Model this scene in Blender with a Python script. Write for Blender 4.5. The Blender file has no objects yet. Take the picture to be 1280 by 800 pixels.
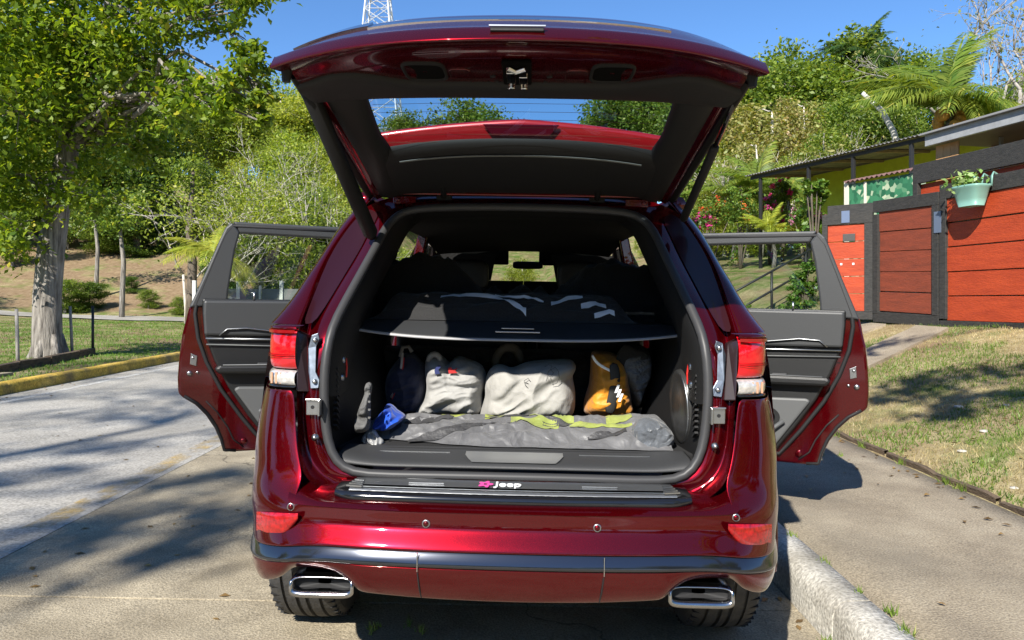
import bpy, bmesh, math, random
import numpy as np
from mathutils import Vector, Matrix, noise

# ------------------------------------------------------------------ camera, sky, sun, exposure
SC = bpy.context.scene
FPX, CAMH, HORIZON = 930.0, 1.33, 370.0          # focal length in photo pixels, eye height, horizon row
cam_data = bpy.data.cameras.new('camera')
cam_data.sensor_width = 36.0
cam_data.lens = FPX / 1280 * 36.0
cam_data.shift_y = -(400 - HORIZON) / 1280.0
cam_data.clip_start, cam_data.clip_end = 0.05, 2000
cam = bpy.data.objects.new('camera', cam_data)
SC.collection.objects.link(cam)
cam.location = (0, 0, CAMH)
cam.rotation_euler = (math.radians(90), 0, 0)
SC.camera = cam

SUN_DIR = Vector((0.36, 0.84, -0.72)).normalized()   # the way the light travels
elev = math.asin(-SUN_DIR.z)
azim = math.atan2(-SUN_DIR.x, -SUN_DIR.y)
world = bpy.data.worlds.new('World'); SC.world = world; world.use_nodes = True
wn = world.node_tree.nodes; wl = world.node_tree.links
sky = wn.new('ShaderNodeTexSky'); sky.sky_type = 'NISHITA'; sky.sun_disc = False
sky.sun_elevation = elev; sky.sun_rotation = azim % (2 * math.pi)
sky.altitude = 1500; sky.air_density = 1.0; sky.dust_density = 0.25; sky.ozone_density = 6.0
sky_tint = wn.new('ShaderNodeHueSaturation'); sky_tint.inputs['Saturation'].default_value = 1.08
wl.new(sky.outputs[0], sky_tint.inputs['Color']); wl.new(sky_tint.outputs[0], wn['Background'].inputs[0])
wn['Background'].inputs[1].default_value = 0.11
sun_data = bpy.data.lights.new('sun', 'SUN'); sun_data.energy = 5.0; sun_data.angle = math.radians(0.55)
sun_data.color = (1.0, 0.95, 0.86)
sun = bpy.data.objects.new('sun', sun_data); SC.collection.objects.link(sun)
sun.rotation_euler = SUN_DIR.to_track_quat('-Z', 'Y').to_euler()
sun.location = (-8, -20, 20)
SC.view_settings.view_transform = 'Standard'; SC.view_settings.look = 'None'
SC.view_settings.exposure = 0.9; SC.view_settings.gamma = 1
SC.view_settings.use_curve_mapping = False
SC.cycles.use_denoising = True
SC.cycles.max_bounces = 10; SC.cycles.transparent_max_bounces = 24
SC.cycles.diffuse_bounces = 4; SC.cycles.glossy_bounces = 4; SC.cycles.transmission_bounces = 8
SC.cycles.caustics_reflective = False; SC.cycles.caustics_refractive = False

COL = SC.collection
rnd = random.Random(7)

# ------------------------------------------------------------------ object helpers
def tag(o, label=None, cat=None, group=None, kind=None):
    if label: o['label'] = label
    if cat: o['category'] = cat
    if group: o['group'] = group
    if kind: o['kind'] = kind
    return o

def empty(name, loc=(0, 0, 0), rot=(0, 0, 0), parent=None):
    o = bpy.data.objects.new(name, None); COL.objects.link(o)
    o.empty_display_size = 0.1
    o.location = loc; o.rotation_euler = rot
    if parent: o.parent = parent
    return o

def link_mesh(name, me, mat, parent=None, smooth=False):
    o = bpy.data.objects.new(name, me); COL.objects.link(o)
    if mat and not me.materials: me.materials.append(mat)
    if smooth: me.polygons.foreach_set('use_smooth', np.ones(len(me.polygons), dtype=bool))
    if parent: o.parent = parent
    return o

def dup(o, parent=None, loc=None, rot=None, scale=None):
    c = o.copy(); COL.objects.link(c); c.parent = parent
    if loc is not None: c.location = loc
    if rot is not None: c.rotation_euler = rot
    if scale is not None: c.scale = scale
    for ch in list(o.children): dup(ch, c)
    return c

def np_mesh(name, V, F):
    me = bpy.data.meshes.new(name)
    V = np.asarray(V, dtype=np.float32); F = np.asarray(F, dtype=np.int32)
    n, k = F.shape
    me.vertices.add(len(V)); me.vertices.foreach_set('co', V.ravel())
    me.loops.add(n * k); me.loops.foreach_set('vertex_index', F.ravel())
    me.polygons.add(n); me.polygons.foreach_set('loop_start', np.arange(0, n * k, k, dtype=np.int32))
    me.update(calc_edges=True)
    return me

class G:
    """collects geometry of ONE mesh"""
    def __init__(s): s.v = []; s.f = []
    def add(s, vs, fs):
        b = len(s.v); s.v += [tuple(p) for p in vs]; s.f += [tuple(b + i for i in f) for f in fs]; return s
    def grid(s, rows, closed=False, loop=False, flip=False):
        nr, nc = len(rows), len(rows[0]); vs = [p for r in rows for p in r]; fs = []
        for i in range(nr if loop else nr - 1):
            for j in range(nc if closed else nc - 1):
                a, b = i * nc + j, i * nc + (j + 1) % nc
                c, d = ((i + 1) % nr) * nc + (j + 1) % nc, ((i + 1) % nr) * nc + j
                fs.append((a, d, c, b) if flip else (a, b, c, d))
        return s.add(vs, fs)
    def box(s, c, size, M=None):
        x, y, z = [q / 2 for q in size]
        vs = [Vector((sx * x, sy * y, sz * z)) for sz in (-1, 1) for sy in (-1, 1) for sx in (-1, 1)]
        if M is not None: vs = [M @ p for p in vs]
        vs = [p + Vector(c) for p in vs]
        return s.add(vs, [(0, 2, 3, 1), (4, 5, 7, 6), (0, 1, 5, 4), (2, 6, 7, 3), (0, 4, 6, 2), (1, 3, 7, 5)])
    def hexa(s, p): # 8 pts: bottom 4 ccw, top 4 ccw
        return s.add(p, [(3, 2, 1, 0), (4, 5, 6, 7), (0, 1, 5, 4), (1, 2, 6, 5), (2, 3, 7, 6), (3, 0, 4, 7)])
    def tube(s, pts, r, n=8, loop=False, cap=True, flat=1.0, up=None):
        pts = [Vector(p) for p in pts]; m = len(pts)
        rs = r if isinstance(r, (list, tuple)) else [r] * m
        rings = []; prev = None
        for i, p in enumerate(pts):
            if loop: t = pts[(i + 1) % m] - pts[i - 1]
            else: t = pts[min(i + 1, m - 1)] - pts[max(i - 1, 0)]
            t = t.normalized() if t.length > 1e-9 else Vector((0, 0, 1))
            if up is not None: a = Vector(up)
            elif prev is None: a = Vector((0, 0, 1)) if abs(t.z) < .9 else Vector((1, 0, 0))
            else: a = prev
            u = (a - t * a.dot(t))
            if u.length < 1e-6: u = t.orthogonal()
            u.normalize(); w = t.cross(u); prev = u
            rings.append([p + (u * math.cos(q) * flat + w * math.sin(q)) * rs[i] for q in [2 * math.pi * k / n for k in range(n)]])
        s.grid(rings, closed=True, loop=loop)
        if cap and not loop:
            b = len(s.v) - m * n
            s.f.append(tuple(b + k for k in range(n))[::-1]); s.f.append(tuple(b + (m - 1) * n + k for k in range(n)))
        return s
    def prism(s, pts, d):
        """closed polygon of 3D points extruded by vector d"""
        n = len(pts); d = Vector(d)
        a = [Vector(p) for p in pts]; b = [p + d for p in a]
        return s.add(a + b, [tuple(range(n))[::-1], tuple(range(n, 2 * n))] + [(i, (i + 1) % n, n + (i + 1) % n, n + i) for i in range(n)])
    def lathe(s, prof, c, axis='x', n=32):
        """prof: (radius, offset along axis)"""
        rings = []
        for r, o in prof:
            ring = []
            for k in range(n):
                q = 2 * math.pi * k / n; a, b = r * math.cos(q), r * math.sin(q)
                ring.append({'x': (c[0] + o, c[1] + a, c[2] + b), 'y': (c[0] + a, c[1] + o, c[2] + b), 'z': (c[0] + a, c[1] + b, c[2] + o)}[axis])
            rings.append(ring)
        return s.grid(rings, closed=True)
    def mirror(s):
        vs = [(-x, y, z) for x, y, z in s.v]; fs = [f[::-1] for f in s.f]
        return s.add(vs, [tuple(f) for f in fs])
    def flipx(s):
        s.v = [(-x, y, z) for x, y, z in s.v]; s.f = [f[::-1] for f in s.f]; return s
    def build(s, name, mat, parent=None, smooth=False, sub=0, bevel=0, solid=0, origin=None, weld=False, bseg=2):
        me = bpy.data.meshes.new(name)
        v = s.v
        if origin is not None: v = [(a - origin[0], b - origin[1], c - origin[2]) for a, b, c in v]
        me.from_pydata(v, [], s.f); me.update()
        if weld or sub:
            bm = bmesh.new(); bm.from_mesh(me); bmesh.ops.remove_doubles(bm, verts=bm.verts, dist=1e-5)
            bmesh.ops.recalc_face_normals(bm, faces=bm.faces); bm.to_mesh(me); bm.free()
        o = link_mesh(name, me, mat, parent, smooth or sub > 0)
        if origin is not None: o.location = origin
        if solid:
            m = o.modifiers.new('solid', 'SOLIDIFY'); m.thickness = abs(solid); m.offset = -1 if solid > 0 else 1
        if bevel:
            m = o.modifiers.new('bevel', 'BEVEL'); m.width = bevel; m.segments = bseg; m.limit_method = 'ANGLE'; m.angle_limit = math.radians(35)
        if sub:
            m = o.modifiers.new('sub', 'SUBSURF'); m.levels = sub; m.render_levels = sub
        return o

def fbm(p, sc=1.0, oc=3):
    return noise.fractal(Vector(p) * sc, 1.0, 2.0, oc)

def W(px, py, Y):
    """the point at distance Y that the photo shows at pixel px, py"""
    return Vector(((px - 640) / FPX * Y, Y, CAMH + (HORIZON - py) / FPX * Y))

# ------------------------------------------------------------------ materials
MATS = {}
def new_mat(name):
    m = bpy.data.materials.new(name); m.use_nodes = True
    nt = m.node_tree; return m, nt, nt.nodes['Principled BSDF']

def N(nt, t, **kw):
    n = nt.nodes.new(t)
    for k, v in kw.items(): setattr(n, k, v)
    return n

def pmat(name, col, rough=.5, metal=0, coat=0, spec=.5, var=0, vscale=8, bump=0, bscale=60, col2=None, emit=None, alpha=None, detail=6, coat_rough=.03, stretch=None, sheen=0):
    """plain principled material with two-tone noise and bump"""
    if name in MATS: return MATS[name]
    m, nt, b = new_mat(name)
    b.inputs['Base Color'].default_value = (*col, 1); b.inputs['Roughness'].default_value = rough
    b.inputs['Metallic'].default_value = metal; b.inputs['Coat Weight'].default_value = coat
    b.inputs['Coat Roughness'].default_value = coat_rough
    b.inputs['Specular IOR Level'].default_value = spec
    if sheen: b.inputs['Sheen Weight'].default_value = sheen
    tc = N(nt, 'ShaderNodeTexCoord'); src = tc.outputs['Object']
    if stretch:
        mp = N(nt, 'ShaderNodeMapping'); mp.inputs['Scale'].default_value = stretch
        nt.links.new(src, mp.inputs[0]); src = mp.outputs[0]
    if var or col2:
        nz = N(nt, 'ShaderNodeTexNoise'); nz.inputs['Scale'].default_value = vscale; nz.inputs['Detail'].default_value = detail
        nz.inputs['Roughness'].default_value = .62
        nt.links.new(src, nz.inputs['Vector'])
        rp = N(nt, 'ShaderNodeValToRGB'); rp.color_ramp.elements[0].position = .32; rp.color_ramp.elements[1].position = .68
        c2 = col2 if col2 else tuple(min(1, c * (1 + var)) for c in col)
        c1 = col if col2 else tuple(c * (1 - var) for c in col)
        rp.color_ramp.elements[0].color = (*c1, 1); rp.color_ramp.elements[1].color = (*c2, 1)
        nt.links.new(nz.outputs['Fac'], rp.inputs[0]); nt.links.new(rp.outputs[0], b.inputs['Base Color'])
    if bump:
        nb = N(nt, 'ShaderNodeTexNoise'); nb.inputs['Scale'].default_value = bscale; nb.inputs['Detail'].default_value = 5
        nt.links.new(src, nb.inputs['Vector'])
        bp = N(nt, 'ShaderNodeBump'); bp.inputs['Strength'].default_value = bump; bp.inputs['Distance'].default_value = .02
        nt.links.new(nb.outputs['Fac'], bp.inputs['Height']); nt.links.new(bp.outputs[0], b.inputs['Normal'])
    if emit:
        b.inputs['Emission Color'].default_value = (*emit[0], 1); b.inputs['Emission Strength'].default_value = emit[1]
    MATS[name] = m
    return m

def glass_mat(name, tint=(.8, .85, .85), gloss=.12, rough=0.0):
    if name in MATS: return MATS[name]
    m = bpy.data.materials.new(name); m.use_nodes = True; nt = m.node_tree; nt.nodes.clear()
    out = N(nt, 'ShaderNodeOutputMaterial'); tr = N(nt, 'ShaderNodeBsdfTransparent'); gl = N(nt, 'ShaderNodeBsdfGlossy')
    tr.inputs[0].default_value = (*tint, 1); gl.inputs['Roughness'].default_value = rough
    lw = N(nt, 'ShaderNodeLayerWeight'); pw = N(nt, 'ShaderNodeMath', operation='POWER'); pw.inputs[1].default_value = 5; nt.links.new(lw.outputs['Facing'], pw.inputs[0])
    fr = N(nt, 'ShaderNodeMath', operation='MULTIPLY_ADD'); fr.inputs[1].default_value = .9; fr.inputs[2].default_value = gloss * .4; nt.links.new(pw.outputs[0], fr.inputs[0])
    mx = N(nt, 'ShaderNodeMixShader')
    nt.links.new(fr.outputs[0], mx.inputs[0]); nt.links.new(tr.outputs[0], mx.inputs[1]); nt.links.new(gl.outputs[0], mx.inputs[2])
    nt.links.new(mx.outputs[0], out.inputs[0]); MATS[name] = m
    return m

def leaf_mat(name, c1, c2, c3=None, trans=.38, rough=.45):
    """foliage: colour differs from leaf to leaf, some light shines through"""
    if name in MATS: return MATS[name]
    m = bpy.data.materials.new(name); m.use_nodes = True; nt = m.node_tree
    b = nt.nodes['Principled BSDF']; out = nt.nodes['Material Output']
    geo = N(nt, 'ShaderNodeNewGeometry')
    rp = N(nt, 'ShaderNodeValToRGB'); e = rp.color_ramp.elements
    e[0].color = (*c1, 1); e[1].color = (*c2, 1)
    if c3:
        x = e.new(.93); x.color = (*c2, 1); e[-1].position = 1.0; e[-1].color = (*c3, 1)
    nt.links.new(geo.outputs['Random Per Island'], rp.inputs[0])
    tc = N(nt, 'ShaderNodeTexCoord'); nz = N(nt, 'ShaderNodeTexNoise'); nz.inputs['Scale'].default_value = .9
    nt.links.new(tc.outputs['Object'], nz.inputs['Vector'])
    oi = N(nt, 'ShaderNodeObjectInfo')
    hs = N(nt, 'ShaderNodeHueSaturation')
    mr = N(nt, 'ShaderNodeMapRange'); mr.inputs[1].default_value = .3; mr.inputs[2].default_value = .7; mr.inputs[3].default_value = .75; mr.inputs[4].default_value = 1.25
    nt.links.new(nz.outputs['Fac'], mr.inputs[0]); nt.links.new(mr.outputs[0], hs.inputs['Value'])
    mh = N(nt, 'ShaderNodeMapRange'); mh.inputs[3].default_value = .485; mh.inputs[4].default_value = .52
    nt.links.new(oi.outputs['Random'], mh.inputs[0]); nt.links.new(mh.outputs[0], hs.inputs['Hue'])
    nt.links.new(rp.outputs[0], hs.inputs['Color']); nt.links.new(hs.outputs[0], b.inputs['Base Color'])
    b.inputs['Roughness'].default_value = rough; b.inputs['Specular IOR Level'].default_value = .35
    tl = N(nt, 'ShaderNodeBsdfTranslucent'); gm = N(nt, 'ShaderNodeMix', data_type='RGBA', blend_type='MULTIPLY'); gm.inputs[0].default_value = 1
    nt.links.new(hs.outputs[0], gm.inputs[6]); gm.inputs[7].default_value = (1.5, 1.45, .5, 1)
    nt.links.new(gm.outputs[2], tl.inputs[0])
    mx = N(nt, 'ShaderNodeMixShader'); mx.inputs[0].default_value = trans
    nt.links.new(b.outputs[0], mx.inputs[1]); nt.links.new(tl.outputs[0], mx.inputs[2]); nt.links.new(mx.outputs[0], out.inputs[0])
    MATS[name] = m
    return m

def ground_mat(name, stops, scale, fine=90, bump=.35, rough=.9, crack=None, stain=None, fleck=None):
    """stops: colours along a broad noise; fine grain, dark stains and cracks on top"""
    m, nt, b = new_mat(name); L = nt.links.new
    tc = N(nt, 'ShaderNodeTexCoord'); src = tc.outputs['Object']
    n1 = N(nt, 'ShaderNodeTexNoise'); n1.inputs['Scale'].default_value = scale; n1.inputs['Detail'].default_value = 8; n1.inputs['Roughness'].default_value = .65
    L(src, n1.inputs['Vector'])
    rp = N(nt, 'ShaderNodeValToRGB'); e = rp.color_ramp.elements
    e[0].position = .3; e[0].color = (*stops[0], 1); e[1].position = .7; e[1].color = (*stops[-1], 1)
    for i, c in enumerate(stops[1:-1]):
        x = e.new(.3 + .4 * (i + 1) / (len(stops) - 1)); x.color = (*c, 1)
    L(n1.outputs['Fac'], rp.inputs[0]); col = rp.outputs[0]
    n2 = N(nt, 'ShaderNodeTexNoise'); n2.inputs['Scale'].default_value = fine; n2.inputs['Detail'].default_value = 3; L(src, n2.inputs['Vector'])
    mr = N(nt, 'ShaderNodeMapRange'); mr.inputs[1].default_value = .3; mr.inputs[2].default_value = .7; mr.inputs[3].default_value = .62; mr.inputs[4].default_value = 1.38
    L(n2.outputs['Fac'], mr.inputs[0])
    mu = N(nt, 'ShaderNodeMix', data_type='RGBA', blend_type='MULTIPLY'); mu.inputs[0].default_value = 1; L(col, mu.inputs[6]); L(mr.outputs[0], mu.inputs[7]); col = mu.outputs[2]
    if fleck:
        vf = N(nt, 'ShaderNodeTexVoronoi'); vf.inputs['Scale'].default_value = fleck[1]; L(src, vf.inputs['Vector'])
        fr = N(nt, 'ShaderNodeMapRange'); fr.inputs[1].default_value = .12; fr.inputs[2].default_value = .22; fr.inputs[3].default_value = .55; fr.inputs[4].default_value = 0
        L(vf.outputs['Distance'], fr.inputs[0])
        mf = N(nt, 'ShaderNodeMix', data_type='RGBA'); L(fr.outputs[0], mf.inputs[0]); L(col, mf.inputs[6]); mf.inputs[7].default_value = (*fleck[0], 1); col = mf.outputs[2]
    if stain:
        n3 = N(nt, 'ShaderNodeTexNoise'); n3.inputs['Scale'].default_value = stain[1]; n3.inputs['Detail'].default_value = 4; L(src, n3.inputs['Vector'])
        m3 = N(nt, 'ShaderNodeMapRange'); m3.inputs[1].default_value = .52; m3.inputs[2].default_value = .72; m3.inputs[4].default_value = stain[2]; L(n3.outputs['Fac'], m3.inputs[0])
        mx = N(nt, 'ShaderNodeMix', data_type='RGBA'); L(m3.outputs[0], mx.inputs[0]); L(col, mx.inputs[6]); mx.inputs[7].default_value = (*stain[0], 1); col = mx.outputs[2]
    if crack:
        wv = N(nt, 'ShaderNodeTexNoise'); wv.inputs['Scale'].default_value = 2.5; wv.inputs['Detail'].default_value = 5; L(src, wv.inputs['Vector'])
        ma = N(nt, 'ShaderNodeVectorMath', operation='MULTIPLY_ADD'); L(wv.outputs['Color'], ma.inputs[0]); ma.inputs[1].default_value = (.5, .5, .5); L(src, ma.inputs[2])
        vo = N(nt, 'ShaderNodeTexVoronoi', feature='DISTANCE_TO_EDGE'); vo.inputs['Scale'].default_value = crack[1]; L(ma.outputs[0], vo.inputs['Vector'])
        mc = N(nt, 'ShaderNodeMapRange'); mc.inputs[1].default_value = .0; mc.inputs[2].default_value = crack[2]; mc.inputs[3].default_value = .85; mc.inputs[4].default_value = 0; L(vo.outputs['Distance'], mc.inputs[0])
        mx = N(nt, 'ShaderNodeMix', data_type='RGBA'); L(mc.outputs[0], mx.inputs[0]); L(col, mx.inputs[6]); mx.inputs[7].default_value = (*crack[0], 1); col = mx.outputs[2]
    L(col, b.inputs['Base Color']); b.inputs['Roughness'].default_value = rough; b.inputs['Specular IOR Level'].default_value = .25
    bp = N(nt, 'ShaderNodeBump'); bp.inputs['Strength'].default_value = bump; bp.inputs['Distance'].default_value = .01
    L(n2.outputs['Fac'], bp.inputs['Height']); L(bp.outputs[0], b.inputs['Normal'])
    MATS[name] = m
    return m

def car_paint(name, col):
    m, nt, b = new_mat(name)
    b.inputs['Base Color'].default_value = (*col, 1); b.inputs['Specular IOR Level'].default_value = 0; b.inputs['Metallic'].default_value = .75; b.inputs['Roughness'].default_value = .36
    b.inputs['Coat Weight'].default_value = 1; b.inputs['Coat Roughness'].default_value = .025; b.inputs['Coat IOR'].default_value = 1.5
    tc = N(nt, 'ShaderNodeTexCoord'); vo = N(nt, 'ShaderNodeTexVoronoi'); vo.inputs['Scale'].default_value = 900
    nt.links.new(tc.outputs['Object'], vo.inputs['Vector'])
    mr = N(nt, 'ShaderNodeMapRange'); mr.inputs[3].default_value = .20; mr.inputs[4].default_value = .30
    nt.links.new(vo.outputs['Color'], mr.inputs[0]); nt.links.new(mr.outputs[0], b.inputs['Roughness'])
    nd = N(nt, 'ShaderNodeTexNoise'); nd.inputs['Scale'].default_value = 5; nd.inputs['Detail'].default_value = 8; nt.links.new(tc.outputs['Object'], nd.inputs['Vector'])
    cr = N(nt, 'ShaderNodeMapRange'); cr.inputs[1].default_value = .4; cr.inputs[2].default_value = .75; cr.inputs[3].default_value = .015; cr.inputs[4].default_value = .09
    nt.links.new(nd.outputs['Fac'], cr.inputs[0]); nt.links.new(cr.outputs[0], b.inputs['Coat Roughness'])
    MATS[name] = m
    return m

paint = car_paint('cherry_paint', (.10, .0012, .0036))
black_gloss = pmat('gloss_black_plastic', (.008, .008, .009), .12, coat=.6)
chrome = pmat('chrome', (.72, .73, .75), .08, 1)
satin = pmat('satin_metal', (.42, .43, .44), .33, 1)
rubber = pmat('rubber', (.016, .016, .017), .6, spec=.3, bump=.05)
seal_rubber = pmat('seal_rubber', (.04, .04, .042), .45, spec=.35)
trim_dark = pmat('dark_trim_plastic', (.009, .009, .0095), .62, spec=.25, bump=.12, bscale=500)
trim_grey = pmat('charcoal_trim_plastic', (.035, .036, .038), .55, bump=.12, bscale=450)
carpet = pmat('boot_carpet', (.010, .010, .011), .95, bump=.4, bscale=350)
black_cloth = pmat('black_cloth', (.012, .012, .013), .85, bump=.25, bscale=90, sheen=.1)

# ------------------------------------------------------------------ the setting: terrain, road, kerbs, pavement
def sm(a, b, x):
    t = min(1, max(0, (x - a) / (b - a))); return t * t * (3 - 2 * t)
def ramp(x, w):
    """soft max(0, x)"""
    return 0 if x < -w else (x if x > w else (x + w) ** 2 / (4 * w))

def sat(h, m): return m * (1 - math.exp(-h / m))
def height(X, Y):
    far = sat(.30 * ramp(Y - 48, 10), 17)
    if X > 2.7:
        r = X - 2.8
        z = .135 + .27 * min(r, 3.0) + .15 * max(0, r - 3.0) + .028 * max(0, Y - 8) * sm(0, 3, r)
        z += sat(.30 * ramp(Y - 34, 6) + .2 * ramp(r - 17, 5) * sm(6, 24, Y), 7) * sm(0, 14, r) + far * (1 - sm(0, 14, r)); z = z if r < 3 else z - .5 * (z - sat(z, 9))
        z += sat(.15 * ramp(Y - 12.2, 1.0), 1.15) * sm(.4, 2.2, r) * (1 - .6 * sm(9, 14, r))
        z += .03 * fbm((X, Y, 3), .7) * sm(.05, .8, r)
    elif X < -6.7:
        l = -6.75 - X
        z = .19 + .028 * min(l, 30) + sat(.34 * ramp(Y - 31, 3), 21) * sm(0, 6, l) + far * (1 - sm(0, 6, l)) + sat(.12 * ramp(l - 14, 5), 6)
        z += .05 * fbm((X, Y, 9), .35) * sm(.3, 2, l)
    else:
        z = -.12 + far
    return min(z, 46)

xs = sorted(set([-160, -130, -105, -85, -70, -58, -48] + list(np.arange(-40, -12, 1.6)) + list(np.arange(-12, -6.8, .4)) + [-6.74, -6.66, -5, -3, 0, 2, 2.66, 2.74]
     + list(np.arange(2.9, 7, .2)) + list(np.arange(7, 14, .7)) + list(np.arange(14, 46, 2)) + [52, 62, 75, 95, 120, 160]))
ys = sorted(set([-90, -60, -40, -25, -15, -8, -4, 0] + list(np.arange(2, 14, .25)) + list(np.arange(14, 46, .8)) + list(np.arange(46, 130, 4)) + [150, 190, 240]))
rows = [[(x, y, height(x, y)) for x in xs] for y in ys]
tg = G().grid(rows)
terrain_mat, nt, tb = new_mat('terrain_grass_and_earth')
L = nt.links.new
tc = N(nt, 'ShaderNodeTexCoord'); at = N(nt, 'ShaderNodeAttribute'); at.attribute_name = 'zone'
sp = N(nt, 'ShaderNodeSeparateColor'); L(at.outputs['Color'], sp.inputs[0])
def tn(scale, detail=6):
    n = N(nt, 'ShaderNodeTexNoise'); n.inputs['Scale'].default_value = scale; n.inputs['Detail'].default_value = detail; n.inputs['Roughness'].default_value = .65
    L(tc.outputs['Object'], n.inputs['Vector']); return n.outputs['Fac']
def tmix(fac, a, b_):
    mx = N(nt, 'ShaderNodeMix', data_type='RGBA'); L(fac, mx.inputs[0])
    for i, c in ((6, a), (7, b_)):
        if isinstance(c, tuple): mx.inputs[i].default_value = (*c, 1)
        else: L(c, mx.inputs[i])
    return mx.outputs[2]
def tmath(op, a, b_):
    n = N(nt, 'ShaderNodeMath', operation=op); n.use_clamp = True
    for i, c in ((0, a), (1, b_)):
        if isinstance(c, (int, float)): n.inputs[i].default_value = c
        else: L(c, n.inputs[i])
    return n.outputs[0]
def sharp(f, lo, hi):
    n = N(nt, 'ShaderNodeMapRange'); n.inputs[1].default_value = lo; n.inputs[2].default_value = hi; L(f, n.inputs[0]); return n.outputs[0]
green = tmix(sharp(tn(7), .3, .7), (.055, .105, .018), (.13, .19, .035))
dry = tmix(sharp(tn(14), .35, .65), (.25, .20, .10), (.42, .35, .2))
earth = tmix(sharp(tn(5), .3, .7), (.16, .105, .06), (.30, .22, .135))
f_dry = sharp(tmath('ADD', tn(1.3), tmath('SUBTRACT', sp.outputs[1], .5)), .42, .62)
f_dirt = sharp(tmath('ADD', tn(.8), tmath('SUBTRACT', sp.outputs[0], .5)), .45, .62)
col = tmix(f_dirt, tmix(f_dry, green, dry), earth)
fine = tn(70, 3)
mr = N(nt, 'ShaderNodeMapRange'); mr.inputs[3].default_value = .55; mr.inputs[4].default_value = 1.45; L(fine, mr.inputs[0])
mu = N(nt, 'ShaderNodeMix', data_type='RGBA', blend_type='MULTIPLY'); mu.inputs[0].default_value = 1; L(col, mu.inputs[6]); L(mr.outputs[0], mu.inputs[7])
L(mu.outputs[2], tb.inputs['Base Color']); tb.inputs['Roughness'].default_value = .95; tb.inputs['Specular IOR Level'].default_value = .1
bp = N(nt, 'ShaderNodeBump'); bp.inputs['Strength'].default_value = .6; bp.inputs['Distance'].default_value = .03; L(fine, bp.inputs['Height']); L(bp.outputs[0], tb.inputs['Normal'])
terrain = tg.build('terrain', terrain_mat, smooth=True); tag(terrain, kind='structure')
ca = terrain.data.color_attributes.new('zone', 'FLOAT_COLOR', 'POINT')
zc = []
for v in terrain.data.vertices:
    X, Y = v.co.x, v.co.y
    if X > 2.7: dirt, dr = .28 * sm(6, 8, Y) * (1 - sm(12, 15, Y)) + .08, .62 - .5 * sm(12, 16, Y)
    else: dirt, dr = .60 * sm(29, 31, Y) * (1 - sm(44, 52, Y)) + .02, .08
    zc += [dirt, dr, 0, 1]
ca.data.foreach_set('color', zc)

road_mat = ground_mat('road_concrete', [(.27, .255, .225), (.34, .32, .285), (.40, .38, .34)], 1.1, 60, .25, .85, stain=((.19, .18, .16), .5, .5), fleck=((.2, .2, .2), 45))
lane_mat = ground_mat('lane_concrete', [(.215, .18, .125), (.305, .26, .185), (.385, .33, .235)], 2.6, 120, .55, .9, crack=((.09, .075, .055), .23, .0022), stain=((.12, .11, .09), 1.4, .45), fleck=((.46, .43, .36), 120))
walk_mat = ground_mat('pavement_concrete', [(.20, .165, .12), (.285, .24, .175), (.36, .31, .23)], 2.0, 110, .6, .92, stain=((.11, .10, .085), .9, .5), fleck=((.42, .39, .33), 110))
kerb_mat = ground_mat('weathered_kerb', [(.38, .355, .31), (.49, .47, .42), (.58, .56, .51)], 3, 70, .5, .9, stain=((.17, .15, .115), 1.6, .7))
yellow_kerb = ground_mat('yellow_painted_kerb', [(.36, .24, .05), (.52, .35, .06), (.60, .43, .12)], 3, 40, .4, .85, stain=((.12, .10, .07), 2.0, .9))
bed_mat = pmat('joint_bed', (.035, .03, .025), .95)

G().add([(-6.62, -80, .043), (-2.505, -80, .0435), (-2.505, 50, .0435), (-6.62, 50, .043)], [(0, 1, 2, 3)]).build('road', road_mat)['kind'] = 'structure'
road = bpy.data.objects['road']
bed = G().add([(-2.52, -30, .03), (1.30, -30, -.05), (1.30, 50, -.05), (-2.52, 50, .03)], [(0, 1, 2, 3)]).build('lane_bed', bed_mat); tag(bed, kind='structure')
lane = empty('parking_lane'); tag(lane, kind='structure')
lanez = lambda x: -.019 * x
joints = [-30, -14, -5.6, -1.2, 3.2, 7.7, 12.2, 16.7, 21.2, 26, 34, 50]
for a, b in zip(joints, joints[1:]):
    a2, b2 = a + .005, b - .005; x0, x1 = -2.495, 1.235
    nsub = 5
    G().hexa([(x0, a2, lanez(x0) - .06), (x1, a2, lanez(x1) - .06), (x1, b2, lanez(x1) - .06), (x0, b2, lanez(x0) - .06),
              (x0, a2, lanez(x0)), (x1, a2, lanez(x1)), (x1, b2, lanez(x1)), (x0, b2, lanez(x0))]).build('concrete_slab', lane_mat, lane, bevel=.004)
# worn yellow centre line and pale edge line
def paint_mat(name, col, cover):
    m, nt, b = new_mat(name); L = nt.links.new
    tc = N(nt, 'ShaderNodeTexCoord'); n = N(nt, 'ShaderNodeTexNoise'); n.inputs['Scale'].default_value = 5; n.inputs['Detail'].default_value = 8; n.inputs['Roughness'].default_value = .75
    L(tc.outputs['Object'], n.inputs['Vector'])
    mr = N(nt, 'ShaderNodeMapRange'); mr.inputs[1].default_value = 1 - cover - .08; mr.inputs[2].default_value = 1 - cover + .16; mr.inputs[4].default_value = .8; L(n.outputs['Fac'], mr.inputs[0])
    b.inputs['Base Color'].default_value = (*col, 1); b.inputs['Roughness'].default_value = .8; L(mr.outputs[0], b.inputs['Alpha'])
    MATS[name] = m; return m
G().add([(-2.72, 4.1, .0475), (-2.56, 4.1, .0475), (-2.56, 40, .0475), (-2.72, 40, .0475)], [(0, 1, 2, 3)]).build('centre_line', paint_mat('worn_yellow_paint', (.52, .36, .12), .46), road)
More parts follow.
